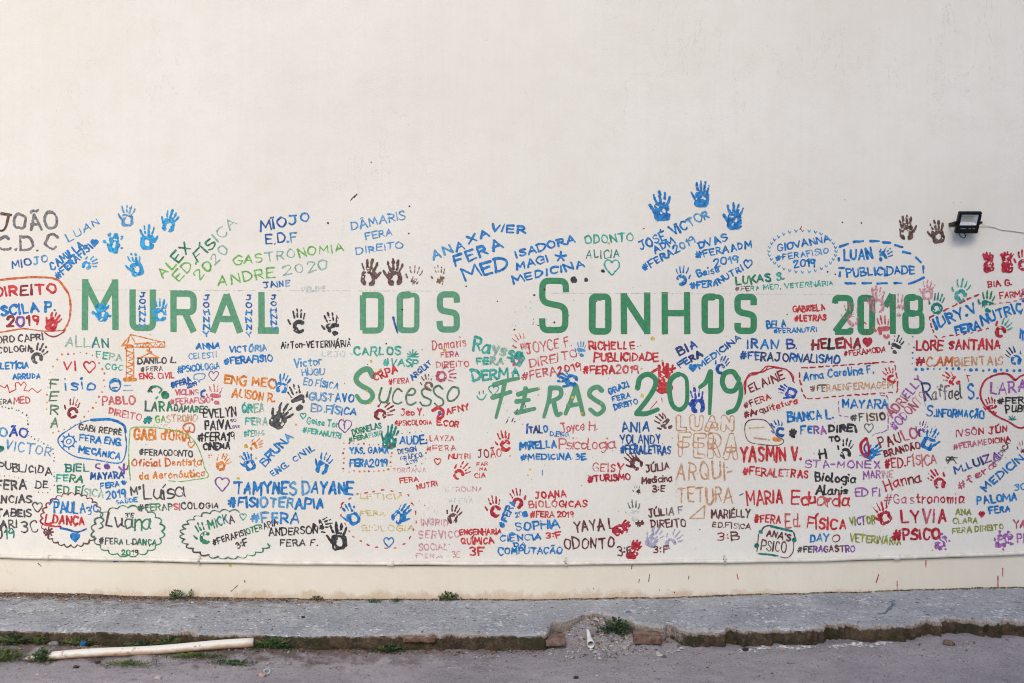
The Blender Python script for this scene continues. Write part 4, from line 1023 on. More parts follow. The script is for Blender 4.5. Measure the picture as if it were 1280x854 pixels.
i = I('pink slanted inscription'); i.t('ADRIELLY', 1116, 523, 1155, 476, 12, 'rose/violet', 2); i.t('#ODONTO', 1119, 539, 1160, 496, 12, 'violet/rose/pinkf', 1.8)
i = I('grey and blue inscription with a tall first letter'); i.t('R', 1154, 500, 1164, 499, 22, 'navy', 2.3); i.t('affael', 1165, 499, 1203, 498, 17, 'grey/dark', 1.6); i.t('S.', 1210, 499, 1223, 498, 19, 'blue', 2.2); i.t('S', 1158, 520, 1166, 520, 15, 'blue', 2); i.t('.INFORMAÇÃO', 1167, 521, 1230, 523, 10, 'blue', 1.9)
i = I('violet and black inscription in a large red heart'); i.t('LARA', 1238, 493, 1283, 491, 15, 'violet', 2.3); i.t('#FERA', 1247, 506, 1289, 504, 9, 'black', 1.8); i.t('PUBLI', 1257, 516, 1288, 515, 9, 'black', 1.8)
i.sub('heart').curve([(1269, 475), (1262, 469), (1254, 467), (1243, 469), (1232, 475), (1226, 486), (1226, 497), (1232, 508), (1244, 519), (1260, 527), (1275, 535), (1288, 528), (1312, 508), (1316, 488), (1304, 472), (1288, 468), (1276, 470), (1269, 475)], 'crim', 2.4)
q_ = i.sub('leaf'); [q_.stroke([(1265, 525), (1265 + 5 * math.cos(k), 525 + 6 * math.sin(k))], 'teal', 1.6) for k in np.radians([-170, -135, -90, -45, -10])]
i = I('dark red slanted inscription beside a blue hand'); i.t('PAULO', 1100, 561, 1147, 547, 14, 'redd/rose', 1.9); i.t('BRANDÃO', 1106, 572, 1151, 560, 9, 'redd', 1.7); i.t('#ED.FÍSICA', 1106, 587, 1171, 580, 13, 'crim/redf', 1.8)
i = I('rose inscription under the large red heart'); i.t('IVSÔN JÚN', 1195, 546, 1260, 540, 9, 'rose/crim', 1.7); i.t('#FERAMEDICINA', 1192, 562, 1263, 552, 7.5, 'rose/crim', 1.6)
i = I('large bright red inscription'); i.t('YASMIN V.', 925, 577, 1002, 577, 19, 'red', 2.8); i.t('#FERALETRAS', 928, 594, 1010, 598, 10.5, 'red/redf/red', 2)
i = DRAW('faded_writing', 'pale violet inscription'); i.t('STA-MONEX', 1006, 585, 1100, 586, 10, 'violet', 1.8); i.t('MARINE', 1079, 599, 1117, 597, 10, 'violet/pinkf', 1.7); i.t('ED FI', 1069, 621, 1100, 621, 11, 'violet', 1.8)
i = I('black inscription in five lines at the left edge'); i.t('#FERA', -16, 614, 34, 612, 13, 'dark', 2.2); i.t('CIÊNCIAS', -20, 630, 40, 629, 10, 'dark', 2); i.t('CONTABEIS', -30, 647, 39, 646, 10, 'dark', 1.9); i.t('MARI', -10, 661, 21, 660, 11, 'dark', 1.8); i.t('3C', 26, 666, 47, 666, 15, 'dark', 2); i.t('2019', -15, 674, 18, 674, 13, 'dark/green/teal', 1.9); i.sub('heart').heart(47, 634, 12, 'dark', False, 1.6)
i = I('sea green inscription above the scalloped ring'); i.t('BIEL', 82, 590, 111, 590, 10, 'teal', 1.8); i.t('FERA', 70, 602, 105, 604, 9.5, 'tealb/green', 1.9); i.t('ED. FÍSICA', 71, 616, 129, 622, 10, 'green/gpale', 1.7)
i = I('blue inscription with a paw and purple shapes'); i.t('MAYARA', 113, 600, 155, 598, 9, 'blued', 2); i.t('FERA', 126, 612, 150, 608, 7.5, 'blue', 1.7); i.t('2019', 133, 625, 158, 622, 11, 'blue', 1.9); i.t('SAÚDE', 145, 631, 172, 627, 5.5, 'blue', 1.5)
q_ = i.sub('shapes'); q_.curve([(125, 580), (121, 580), (120, 584), (125, 586)], 'purple', 2.2); q_.dot(134, 583, 3.4, 'purple'); q_.stroke([(155, 580), (155, 592)], 'purple', 2.4); q_.curve([(149, 584), (152, 587), (155, 587), (159, 586), (160, 582)], 'purple', 2); q_.dot(155, 604, 2.2, 'blue'); [q_.dot(155 + 3.4 * math.cos(k), 604 + 3 * math.sin(k), .9, 'blue') for k in np.radians([-150, -110, -70, -30])]
i = DRAW('cursive_writing', 'black cursive name with a two coloured hashtag'); i.t('Mª', 164, 620, 178, 618, 11, 'dark', 1.5); i.t('Luísa', 180, 625, 232, 622, 20, 'dark', 1.8, gap=1); i.t('#FERAPSICOLOGIA', 173, 639, 274, 636, 8.5, 'dark/green/dgreen/redf/dark/dark/dark/dark', 1.6)
i = I('blue and red inscription in a red scalloped ring'); i.t('PAULA', 67, 641, 107, 642, 14, 'blue', 2); i.curve([(62, 630), (67, 624), (73, 625), (74, 631)], 'blue', 2); i.t("3'C", 110, 644, 124, 640, 10, 'blue', 1.8); i.t('L.DANÇA', 56, 655, 106, 657, 12, 'red', 2.3); i.stroke([(56, 656), (68, 658), (76, 658)], 'red', 2.6); i.curve([(76, 660), (85, 662), (97, 665), (108, 661)], 'blued', 2.6)
i.sub('heart').heart(94, 672, 11, 'blue', True); q_ = i.sub('star'); [q_.stroke([(61, 665), (61 + 5.5 * math.cos(k), 665 + 6 * math.sin(k))], 'maroon', 2) for k in np.radians(range(0, 360, 45))]
i.sub('border').cloud(90, 650, 37, 32, 26, 'brown/maroon/redd/redd/maroon/dgreen', 1.6, 40, 380, .09)
i = DRAW('cursive_writing', 'green cursive inscription in a green scalloped ring'); i.t('Luana', 132, 660, 190, 662, 21, 'dark/dgreen/green/green', 1.9, gap=.9); i.t("3'E", 156, 647, 168, 647, 6, 'dark', 1.3); i.t('#FERA L.DANÇA', 124, 680, 196, 682, 8, 'dark/dgreen/dgreen/green', 1.6); i.t('2019', 152, 694, 173, 694, 7, 'green/dark', 1.5)
i.sub('border').cloud(160, 664, 43, 30, 20, 'green/dgreen/green', 1.6, 0, 360, .1)
i = I('green and black inscription in a wide green scalloped ring'); i.t('MICKA', 261, 661, 294, 653, 12, 'green/teal/dark', 1.8); i.t('#FERAFISIOTERAPIA', 267, 682, 348, 656, 8, 'black/black/green/black', 1.5); i.t('3ºF', 297, 688, 312, 681, 10, 'dark', 1.8); i.sub('heart').heart(304, 646, 8, 'tealb', False, 1.4)
i.sub('border').cloud(285, 668, 56, 29, 20, 'green/dgreen/dark/dgreen/dgreen/dgreen', 1.6, 25, 285, .1)
i = I('large light blue brushed inscription'); i.t('TAMYNES DAYANE', 293, 618, 442, 618, 16, 'blue/blue/bluel/blue/blue', 2.7); i.t('#FISIOTERAPIA', 285, 634, 405, 636, 13, 'blue/bluel/blue', 2.5); i.t('#FERA', 313, 654, 375, 655, 14, 'bluel/blue', 2.5)
i = I('thin black inscription beside a black hand'); i.t('ANDERSON', 336, 670, 398, 667, 10, 'black', 1.7); i.t('FERA F.', 350, 683, 397, 683, 9, 'black/dark/black', 1.4)
i = DRAW('faded_writing', 'pale yellow inscription in a red dotted ring'); i.t('LETICIA', 450, 624, 505, 624, 7, 'yfade', 1.6); i.t('FERA', 450, 645, 482, 645, 7, 'yfade', 1.6); i.t('BIOLOGIA', 452, 664, 518, 664, 8, 'yfade', 1.6); i.sub('heart').heart(486, 678, 12, 'blue', False, 1.7)
i.sub('border').dashes([(427, 630), (445, 618), (480, 612), (510, 618), (520, 640), (520, 655), (510, 678), (490, 686), (465, 684), (440, 670), (426, 645)], 'red', 3, 8, 1.5, True)
i = I('small red inscription in two lines'); i.t('FERA', 500, 604, 523, 602, 6.5, 'red', 1.5); i.t('NUTRI', 521, 612, 547, 607, 6.5, 'red', 1.5); i.t('JORDANIA', 490, 591, 533, 590, 6, 'pinkf', 1.1)
i = DRAW('faded_writing', 'faded pink inscription in four lines'); i.t('INGRID', 526, 657, 560, 658, 9, 'pinkf', 1.6); i.t('SERVIÇO', 523, 673, 575, 673, 10, 'pinkf', 1.6); i.t('SOCIAL', 523, 688, 560, 688, 9, 'pinkf', 1.6); i.t('FERA', 520, 698, 553, 698, 6, 'pinkf', 1.2); i.t('3E', 565, 697, 575, 697, 8, 'pinkf', 1.3)
i = DRAW('faded_writing', 'faded rose inscription, barely visible'); i.t('KAROLINA', 557, 615, 603, 614, 6, 'pinkf', 1.2); i.t('#FERA', 560, 629, 592, 629, 6.5, 'ghost', 1.2)
i = I('bold red inscription beneath a brown hand'); i.t('ENGENHARIA', 574, 669, 627, 668, 7.5, 'red', 1.8); i.t('QUÍMICA', 576, 681, 617, 680, 9, 'red', 1.8); i.t('3F', 587, 695, 606, 694, 11, 'red', 2.1)
i = I('blue inscription with a red hashtag class'); i.t('#FERA', 630, 661, 646, 628, 9, 'blue', 2.1); i.t('20', 645, 647, 654, 645, 6.5, 'blue', 1.7); i.dot(657, 643, 3.6, 'blue'); i.t('SOPHIA', 644, 664, 699, 660, 11, 'blue', 2.1); i.t('CIÊNCIA', 625, 677, 677, 675, 8.5, 'blue', 1.8); i.t('3ºF', 682, 674, 702, 673, 8.5, 'red', 1.7); i.t('DA', 642, 684, 658, 683, 6, 'blue', 1.8); i.t('COMPUTAÇÃO', 623, 694, 703, 692, 9, 'blue', 1.9)
i = I('red inscription above the bright blue one'); i.t('JOANA', 668, 624, 708, 622, 10, 'red', 1.9); i.t('BIOLÓGICAS', 661, 635, 734, 634, 9, 'redf/red', 1.7); i.t('#FERA 2019', 663, 647, 717, 647, 8, 'red', 1.7)
i = I('dark brown inscription'); i.t('YAYA L.', 718, 666, 772, 661, 14, 'maroon', 1.9); i.t('ODONTO', 705, 687, 768, 685, 14, 'maroon', 2); i.t('3ºF', 772, 694, 790, 693, 11, 'maroon', 1.7)
i = I('red inscription beside a brown hand'); i.t('GEISY', 740, 589, 779, 591, 11, 'redf/red', 1.7); i.t('#TURISMO', 735, 603, 788, 600, 8.5, 'crim', 1.9)
i = I('maroon inscription in three lines'); i.t('JÚLIA', 807, 591, 837, 587, 10, 'maroon', 1.7); i.t('Medicina', 802, 605, 841, 602, 9, 'maroon', 1.8); i.t('3ºE', 815, 615, 832, 615, 9, 'maroon', 1.7)
i = I('maroon inscription above pale lilac hands'); i.t('JÚLIA F', 810, 646, 854, 643, 10, 'maroon/brown/grey', 1.7); i.t('#', 794, 659, 805, 659, 9, 'maroon', 1.7); i.t('DIREITO', 813, 660, 858, 659, 10, 'maroon', 1.7); i.t('3ºF', 816, 692, 836, 692, 10, 'maroon/redd', 1.7)
i = I('brown inscription under the tan triangle'); i.t('MARIÉLLY', 889, 648, 938, 647, 11, 'maroon/brown', 1.7); i.t('ED.FÍSICA', 890, 659, 938, 662, 7, 'maroon', 1.4); i.t('3ºB', 897, 676, 924, 675, 10, 'redd/maroon', 1.5)
i = I('red inscription with flourished capitals'); i.t('MARIA', 933, 632, 980, 630, 18, 'red', 2.3); i.t('Eduarda', 989, 630, 1063, 634, 17, 'red/redf/red', 2.1, gap=1.3); i.t('#FERA', 942, 653, 976, 655, 11, 'red', 1.9); i.t('Ed.', 981, 660, 1001, 660, 18, 'redf', 1.8); i.t('FÍSICA', 1009, 661, 1058, 663, 15, 'red', 2.3)
i = I('small black lower case inscription'); i.t('Biologia', 1018, 602, 1071, 604, 12, 'black', 2.1); i.t('Alanis', 1020, 618, 1060, 619, 11, 'black', 2)
i = I('brown inscription in a frame with sea green knots'); i.t("ANA'S", 957, 670, 988, 677, 9, 'maroon', 1.9); i.t('PSICO', 951, 688, 983, 691, 13, 'brown', 1.5)
q_ = i.sub('border'); q_.curve([(951, 665), (955, 659), (962, 657), (975, 660), (990, 664), (994, 672)], 'dark', 1.8); q_.stroke([(964, 658), (976, 661), (990, 664)], 'teal', 2.6); q_.curve([(948, 668), (947, 680), (946, 690)], 'brown', 1.2); q_.curve([(992, 678), (991, 690), (984, 697), (975, 696)], 'brown', 1.2); q_.stroke([(948, 692), (960, 693), (972, 695)], 'teal', 2.2); [q_.dot(x, y, 2.6, 'teal') for x, y in ((951, 665), (946, 682), (993, 675))]
i = I('blue, rose and purple inscription at the bottom'); i.t('DAY', 1013, 678, 1036, 677, 10, 'blue', 2); i.ring(1045, 673, 4.5, 'redd', 1.3); i.t('#FERAGASTRO', 997, 691, 1069, 690, 8.5, 'dark/purple/maroon/purple', 1.7)
i = I('olive and purple inscription'); i.t('VICTOR', 1062, 657, 1095, 655, 11, 'olive/purple/olive', 1.8); i.t('VETERINÁRIA', 1062, 677, 1126, 682, 10, 'olive', 1.8)
i = I('thin dark red inscription beside a red hand'); i.t('Hanna', 1107, 613, 1152, 601, 14, 'crim/redd', 1.9); i.t('#Gastronomia', 1106, 630, 1205, 629, 13, 'rose/crim/crim', 1.5)
i = I('bold dark red inscription near the bottom right'); i.t('LYVIA', 1126, 655, 1184, 653, 17, 'crim/rose/crim', 2.6); i.t('#PSICO', 1116, 676, 1175, 674, 14, 'crim', 2.9)
i = I('olive inscription with a small red heart'); i.t('ANA', 1194, 644, 1214, 644, 8.5, 'olive', 2); i.t('CLARA', 1191, 655, 1222, 654, 7.5, 'olive', 1.8); i.t('FERA DIREITO', 1190, 668, 1255, 662, 8, 'olive', 1.8); i.sub('heart').heart(1227, 643, 7, 'crim', True)
i = I('blue and purple slanted inscription near the right edge'); i.t('M.LUIZA', 1194, 593, 1250, 573, 10, 'blued/navy/purple', 2.1); i.t('#fera', 1200, 613, 1246, 583, 10, 'rose', 1.7); i.t('MÉDICA', 1246, 582, 1263, 554, 7, 'purple/maroon', 1.6)
i = I('blue slanted inscription at the right edge'); i.t('MEDICINA', 1231, 616, 1290, 566, 10, 'blue', 1.9); i.t('3C', 1268, 613, 1282, 612, 8, 'bluel', 1.6); i.t('PALOMA', 1221, 631, 1272, 626, 11, 'blue', 1.9); i.t('FERA', 1236, 642, 1263, 640, 9, 'blue', 2)
i = I('pink letters at the right edge near the bottom'); i.t('YARA', 1267, 661, 1300, 660, 11, 'rose', 1.8); i.t('PEDA', 1271, 679, 1305, 678, 12, 'violet', 1.9)

# ------------------------------------------------------------------ little drawings
a = DRAW('drawing', 'orange drawing of a tower crane')
for p in ([(158, 436), (158, 472)], [(167, 436), (167, 472)], [(157, 436), (163, 418), (170, 430)], [(163, 418), (205, 428)], [(168, 430), (206, 427)], [(168, 434), (206, 434)], [(206, 427), (206, 434)], [(157, 431), (152, 432), (163, 419)], [(187, 434), (187, 441)], [(176, 447), (187, 441), (199, 447), (176, 447)]): a.stroke(p, 'orange', 1.3)
for k in range(5): a.stroke([(158, 438 + k * 7), (167, 441.5 + k * 7), (158, 445 + k * 7)], 'orange', 1.1)
for k in range(5): a.stroke([(170 + k * 7, 434), (173.5 + k * 7, 429), (177 + k * 7, 434)], 'orange', 1.1)
a.stroke([(156, 474.5), (169, 474.5)], 'orange', 4.5); a.stroke([(160, 433), (166, 433)], 'orange', 5); a.stroke([(184, 438), (189, 440)], 'orange', 2.4)
a = DRAW('drawing', 'blue drawing of a small round globe on a stem'); a.ring(144, 481, 7.5, 'blue', 1.8); a.curve([(138, 478), (143, 476), (149, 477), (150, 480)], 'blue', 3); a.stroke([(141, 485), (147, 484)], 'blue', 2); a.stroke([(143, 488), (146, 489)], 'blue', 2.4); a.stroke([(155, 482), (164, 481.5)], 'bluel', 1.1); a.stroke([(154, 488), (166, 488)], 'bluel', 1.1)
a = DRAW('drawing', 'green and brown blot with a green ball'); a.curve([(186, 489), (190, 484), (197, 483), (202, 487), (199, 491)], 'green', 3); a.dot(207, 494, 4.8, 'green'); a.stroke([(187, 486), (190, 490)], 'brown', 2); a.stroke([(195, 498), (197, 496)], 'tealb', 2)
a = DRAW('drawing', 'reddish brown open ring'); a.curve([(233, 540), (229, 535), (232, 530), (239, 529), (243, 533), (242, 540), (237, 539), (237, 534)], 'orangeb', 1.9)
a = DRAW('drawing', 'purple outlined heart beside light blue lettering'); a.heart(278, 605, 17, 'purple', False, 1.7)
a = DRAW('drawing', 'dark red outlined blob with an orange face'); a.curve([(931, 533), (935, 526), (945, 524), (957, 526), (965, 535), (971, 545), (979, 550), (977, 555), (968, 557), (955, 556), (938, 553), (932, 545), (931, 533)], 'maroon', 1.1); a.stroke([(968, 549), (974, 550)], 'orange', 4.5); a.stroke([(937, 535), (955, 534)], 'yfade', 2); a.stroke([(941, 547), (962, 550)], 'tan', 2)
a = DRAW('drawing', 'red and purple feather'); a.curve([(1082, 548), (1076, 555), (1077, 565), (1083, 571), (1086, 562), (1083, 548)], 'crim', 3.4); a.curve([(1084, 553), (1080, 560), (1084, 569)], 'purple', 2); a.stroke([(1074, 569), (1083, 571)], 'blue', 1.2)
a = DRAW('drawing', 'sea green blot at the left edge'); a.stroke([(-3, 561), (2, 561)], 'teal', 10)
a = DRAW('drawing', 'grey and pink blotted flower'); [a.dot(646 + 5 * math.cos(k), 451 + 5 * math.sin(k), 2.6, 'tealb' if n % 2 else 'rose') for n, k in enumerate(np.radians(range(0, 360, 60)))]; a.stroke([(641, 446), (652, 441), (655, 448), (649, 457)], 'tealb', 3)
a = DRAW('drawing', 'small black scribble right of centre'); [a.stroke([(1180 + R2.uniform(0, 18), 570 + R2.uniform(0, 8)), (1180 + R2.uniform(0, 18), 570 + R2.uniform(0, 10))], 'dark', 1.4) for k in range(8)]
a = DRAW('drawing', 'single blue leaning stroke beside the letter O'); a.curve([(491.5, 397), (494, 407), (497, 416)], 'blued', 2.6)

# ------------------------------------------------------------------ hands
for args in (
    (160, 270, 29, 2, 'bluel', 'hollow'), (143, 302, 31, 10, 'cyan', 'blob'), (184, 297, 31, 0, 'cyan', 'hollow', True), (112, 330, 22, 60, 'cyan', 'ring'), (170, 331, 29, -14, 'cyan', 'hollow'), (213, 277, 29, 20, 'cyan', 'hollow'),
    (461, 341, 32, 5, 'brown', 'hollow', True), (494, 341, 32, 0, 'brown', 'hollow'), (519, 346, 28, 8, 'brownl', 'sketch'), (550, 345, 28, 2, 'brownl', 'sketch'),
    (828, 258, 35, -4, 'blue', 'full'), (878, 243, 35, 2, 'blue', 'full'), (919, 271, 35, 2, 'blue', 'full'), (852, 345, 26, 0, 'blue', 'ring', True), (1106, 319, 22, 48, 'blue', 'bar'),
    (1132, 285, 31, 0, 'brown', 'hollow', True), (1172, 290, 31, -6, 'brown', 'hollow'), (1236, 328, 28, -4, 'crim', 'smear'), (1258, 328, 28, 2, 'crim', 'smear', True), (1279, 326, 28, 0, 'crim', 'ring'),
    (128, 389, 28, -6, 'cyan', 'blob'), (201, 388, 29, 8, 'cyan', 'hollow'), (67, 403, 24, 32, 'red', 'full'), (49, 443, 28, 30, 'dark', 'ring'),
    (374, 402, 33, 0, 'black', 'ring'), (416, 406, 33, -10, 'black', 'bar'), (535, 478, 22, -10, 'brownl', 'ring'), (557, 470, 26, 85, 'rose', 'ring'), (652, 428, 26, -28, 'redf', 'sketch'), (710, 473, 27, -62, 'blue', 'hollow'),
    (727, 437, 20, 0, 'bluel', 'bar'), (903, 457, 25, 22, 'blued', 'ring'), (1097, 375, 32, -2, 'pinkf', 'hollow'), (1124, 383, 30, 0, 'pinkf', 'bar'), (1160, 363, 28, 6, 'pinkf', 'hollow'), (1105, 410, 30, -4, 'redf', 'bar'), (1065, 394, 32, -4, 'pinkf', 'ring'),
    (1172, 380, 30, 14, 'teal', 'ring', False), (1202, 364, 30, 8, 'tealb', 'ring', False), (1235, 378, 28, 4, 'teal', 'bar', False, 'green'), (1254, 411, 26, 38, 'crim', 'ring', False, 'tealb'), (1121, 432, 24, 24, 'dark', 'bar'), (1267, 446, 27, -34, 'blue', 'ring', True, 'navy'),
    (92, 511, 29, 12, 'redd', 'ring'), (270, 494, 28, -2, 'pink', 'bar'), (354, 480, 26, 20, 'blue', 'hollow'), (352, 521, 34, 34, 'dark', 'full'), (371, 498, 34, -20, 'dark', 'bar', True), (320, 557, 20, 60, 'orange', 'bar'),
    (279, 579, 24, 38, 'orange', 'ring'), (311, 577, 24, -22, 'blue', 'hollow'), (405, 580, 26, 22, 'blue', 'hollow'), (480, 516, 28, 62, 'redd', 'ring'), (489, 547, 31, 14, 'teal', 'full'), (631, 552, 27, -10, 'red', 'ring'),
    (831, 473, 38, 2, 'red', 'smear'), (872, 501, 30, -6, 'cobalt', 'hollow'), (831, 528, 27, -44, 'brown', 'bar', False, 'maroon'), (577, 590, 26, 42, 'red', 'ring'), (793, 576, 26, -36, 'maroon', 'hollow'), (985, 489, 24, -66, 'cobalt', 'hollow'),
    (974, 536, 25, -20, 'blued', 'ring'), (1058, 562, 25, 12, 'black', 'ring'), (1190, 474, 24, -60, 'red', 'bar'), (1240, 508, 24, -14, 'crim', 'bar'), (1113, 470, 22, -20, 'red', 'ring'), (1162, 549, 28, 22, 'blue', 'hollow', True), (1092, 566, 24, 60, 'blue', 'full'),
    (1153, 537, 22, 12, 'purple', 'ring'), (255, 667, 28, -26, 'green', 'ring'), (402, 655, 28, 72, 'black', 'bar', True), (424, 671, 34, 0, 'black', 'hollow'), (440, 643, 28, -22, 'blue', 'hollow'), (501, 642, 27, 34, 'blue', 'hollow', True),
    (568, 644, 26, 28, 'maroon', 'ring'), (619, 634, 29, -12, 'crim', 'ring'), (646, 624, 28, -18, 'crim', 'ring', True), (777, 661, 27, 50, 'crim', 'smear'), (793, 688, 27, 30, 'crim', 'smear'), (818, 673, 26, 30, 'lilac', 'full'), (842, 676, 26, 42, 'lilac', 'ring'),
    (793, 639, 28, 0, 'ghost', 'ring', False, 'grey'), (1104, 642, 29, -20, 'crim', 'hollow'), (1171, 600, 28, -42, 'crim', 'ring', True), (1178, 677, 26, 34, 'violet', 'blob'), (1256, 675, 27, 70, 'violet', 'blob'), (797, 612, 14, -10, 'dark', 'sketch'), (540, 645, 26, 10, 'ghost', 'sketch'), (1279, 560, 18, 0, 'redd', 'sketch')):
    hand(*args)

# ------------------------------------------------------------------ drips, spots and faint traces
a = DRAW('paint_spots', 'dark spots of spilt paint'); 
for x, y, r in ((410, 279, 1.4), (512, 258, 1.3), (511, 292, 1.1), (1056, 250, 1.2), (1053, 278, 1.2), (1077, 279, 1.2), (1035, 340, 1.7), (1044, 343, 1.1), (1192, 253, .9), (1202, 253, 1.1), (464, 203, .8), (718, 350, 5), (733, 350, 2.9), (754, 339, 2.7), (681, 362, 1.9), (668, 369, 1.3), (667, 399, 1), (673, 407, 1.1), (643, 412, 1.2), (693, 403, 1.4), (622, 377, 1.1), (583, 358, .9), (746, 377, .8), (756, 399, .8), (503, 387, .9), (437, 424, 1.2), (483, 430, 1.7), (150, 536, 1.4), (386, 463, .8), (440, 443, .9), (545, 460, .8), (688, 568, .7), (834, 628, 1), (875, 662, .8), (984, 393, .9), (1003, 407, .8), (1062, 634, .8), (1057, 598, .8)): a.dot(x, y, r * .8, 'black')
a.stroke([(438, 251), (442, 246), (446, 243)], 'black', 1.2); a.stroke([(443, 246), (446, 243)], 'black', 2.2); a.stroke([(289, 739), (298, 731)], 'dark', .9); a.stroke([(306, 726), (306.5, 728)], 'dark', 1.4); a.stroke([(48, 704), (52, 708)], 'dark', .9)
for k in range(34): a.dot(R2.uniform(640, 720), R2.uniform(370, 416), R2.uniform(.3, .6), 'dark')
for k in range(60): a.dot(R2.uniform(20, 1270), R2.uniform(355, 690), R2.uniform(.3, .65), 'dark')
for k in range(22): x, y = R2.uniform(630, 660), R2.uniform(500, 528); a.stroke([(x, y), (x + R2.uniform(-2, 2), y + R2.uniform(1, 3))], 'black', .8)
for x, y, l in ((790, 706, 5), (812, 718, 9), (799, 724, 4), (861, 720, 4), (824, 737, 1), (836, 736, 1), (843, 740, 1), (742, 735, 1), (1215, 734, 2)): a.stroke([(x, y), (x - l * .15, y + l)], 'brown', 1)
a = DRAW('paint_drips', 'red runs of paint below the lettering'); 
for p in ([(921, 718), (922.5, 724)], [(1157, 700), (1157, 709)], [(1098, 718), (1095, 728)], [(1121, 726), (1121, 741)], [(1247, 720), (1247, 734)], [(1253, 710), (1253, 720)], [(821, 502), (814, 510)], [(827, 498), (828, 503)], [(828, 516), (829, 523)], [(804, 286), (806, 285.5)], [(1000, 287), (1002, 283)], [(421, 395), (423, 398)], [(1080, 403), (1083, 405)], [(1083, 414), (1083, 417)], [(1099, 695), (1104, 696)], [(1209, 470), (1211, 477)], [(1208, 469), (1213, 470)]): a.stroke(p, 'crim', 1.25)
a = DRAW('paint_drips', 'blue runs and dabs of paint'); a.stroke([(143, 701.5), (149, 701)], 'blued', 2); a.stroke([(678, 588), (678, 594)], 'bluel', 1.4); a.stroke([(925, 619), (929, 617)], 'blued', 1.5); a.stroke([(843, 282), (845, 284)], 'blue', 1.4); a.stroke([(1155, 500), (1157, 508)], 'sky', .8)
a = DRAW('paint_spots', 'yellow dabs of paint between the names')
for x, y, r in ((761, 304, 1.6), (816, 423, 2.2), (801, 432, .9), (828, 451, 1.2), (802, 461, 1.2), (464, 452, 1.6), (476, 463, 2.2), (459, 489, 1.5), (463, 504, 1.5), (556, 438, 2), (728, 517, 2.2), (710, 506, 1.2), (674, 485, 1.2), (673, 494, 1.1), (803, 495, 2), (716, 497, 2), (663, 587, 1.5), (660, 594, 1.2), (665, 610, 1), (288, 707, 1.8), (298, 598, 1.6), (638, 570, 1.3), (867, 482, 1), (858, 540, 1.2), (300, 571, 1.2), (320, 573, 1.3), (308, 558, 2.6), (370, 531, 1.2)): a.dot(x, y, r, 'yellow')
for k in range(14): a.dot(R2.uniform(260, 285), R2.uniform(566, 582), R2.uniform(.5, 1), 'orange')
a = DRAW('paint_spots', 'fine coloured spatter over the lower names')
for k in range(170): a.dot(R2.uniform(0, 1280), R2.uniform(425, 690), R2.uniform(.3, .75), R2.choice(['redf', 'orange', 'teal', 'blue', 'violet', 'brownl', 'yellow']))
a = DRAW('guide_lines', 'faint straight guide lines around the title')
a.stroke([(95, 362.5), (560, 364)], 'chalk', .7); a.stroke([(690, 366.5), (1050, 368)], 'chalk', .7); a.stroke([(1114, 572), (1114, 628)], 'chalk', .8); a.stroke([(845, 600), (845, 632)], 'chalk', .8)
a = DRAW('faded_writing', 'ghost of rubbed out pale sea green lettering'); a.t('FELIPE', 377, 366, 408, 364, 7, 'ghost', 2.4); a.t('LEJO', 402, 446, 432, 446, 7, 'ghost', 1.6)
for a in ARTS: a.build(W)

# ------------------------------------------------------------------ the conduit along the wall
M_pvc = simple('white_plastic', (224, 217, 204), .45, 0, .05, 20, .08)
CP = empty('conduit_pipe', wp(640, 703.8))
tag(CP, 'thin white plastic conduit running the whole length of the wall below the names', 'pipe')
px = np.linspace(-700, 1980, 120)
PR = .0135
mb = MB(); mb.tube([wp(p, float(pipe_y(p)) + .35 * math.sin(p * .021) + .25 * math.sin(p * .057), .004 + PR + .001) for p in px], PR, 12)
mb.build('tube', M_pvc, CP, True)
for p in (489, 1120, 60):
    mb = MB(); mb.tube([wp(p - 4, float(pipe_y(p - 4)), .004 + PR + .001), wp(p + 4, float(pipe_y(p + 4)), .004 + PR + .001)], PR + .004, 14)
    mb.build('coupling', M_pvc, CP, True)
M_shadow_line = simple('shadow_line_brown', (112, 88, 66), .95, 0, .3, 14, .3)  # dark brown bead added for the shadow line under the pipe
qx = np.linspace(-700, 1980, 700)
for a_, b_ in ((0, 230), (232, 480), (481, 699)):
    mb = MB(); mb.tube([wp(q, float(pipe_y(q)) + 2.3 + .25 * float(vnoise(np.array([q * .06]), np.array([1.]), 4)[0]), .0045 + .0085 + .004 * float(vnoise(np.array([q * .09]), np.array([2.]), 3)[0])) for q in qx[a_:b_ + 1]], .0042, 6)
    mb.build('shadow_line', M_shadow_line, CP, True)
M_clip = simple('clip_grey', (190, 186, 178), .5)
for p in (-200, 250, 707, 905, 1330):
    c = wp(p, float(pipe_y(p)), .006)
    mb = MB()
    a_ = [(math.cos(q) * (PR + .003), math.sin(q) * (PR + .003)) for q in np.linspace(0, math.pi, 9)]
    for (u0, v0), (u1, v1) in zip(a_[:-1], a_[1:]):
        mb.box((c.x, -(.006 + PR + (v0 + v1) / 2), c.z + (u0 + u1) / 2), (.014, .003 + abs(v1 - v0), .003 + abs(u1 - u0)))
    mb.box((c.x, -.0065, c.z + PR + .012), (.014, .003, .022))
    mb.build('clip', M_clip, CP)
M_mud = simple('wasp_mud', (96, 70, 52), .95)
for x, y in ((706, 704), (905, 701), (884, 702)):
    mb = MB(); p = wp(x, y - 2.2, .022); mb.box(p, (.026, .010, .008), None, .003); mb.build('mud', M_mud, CP)

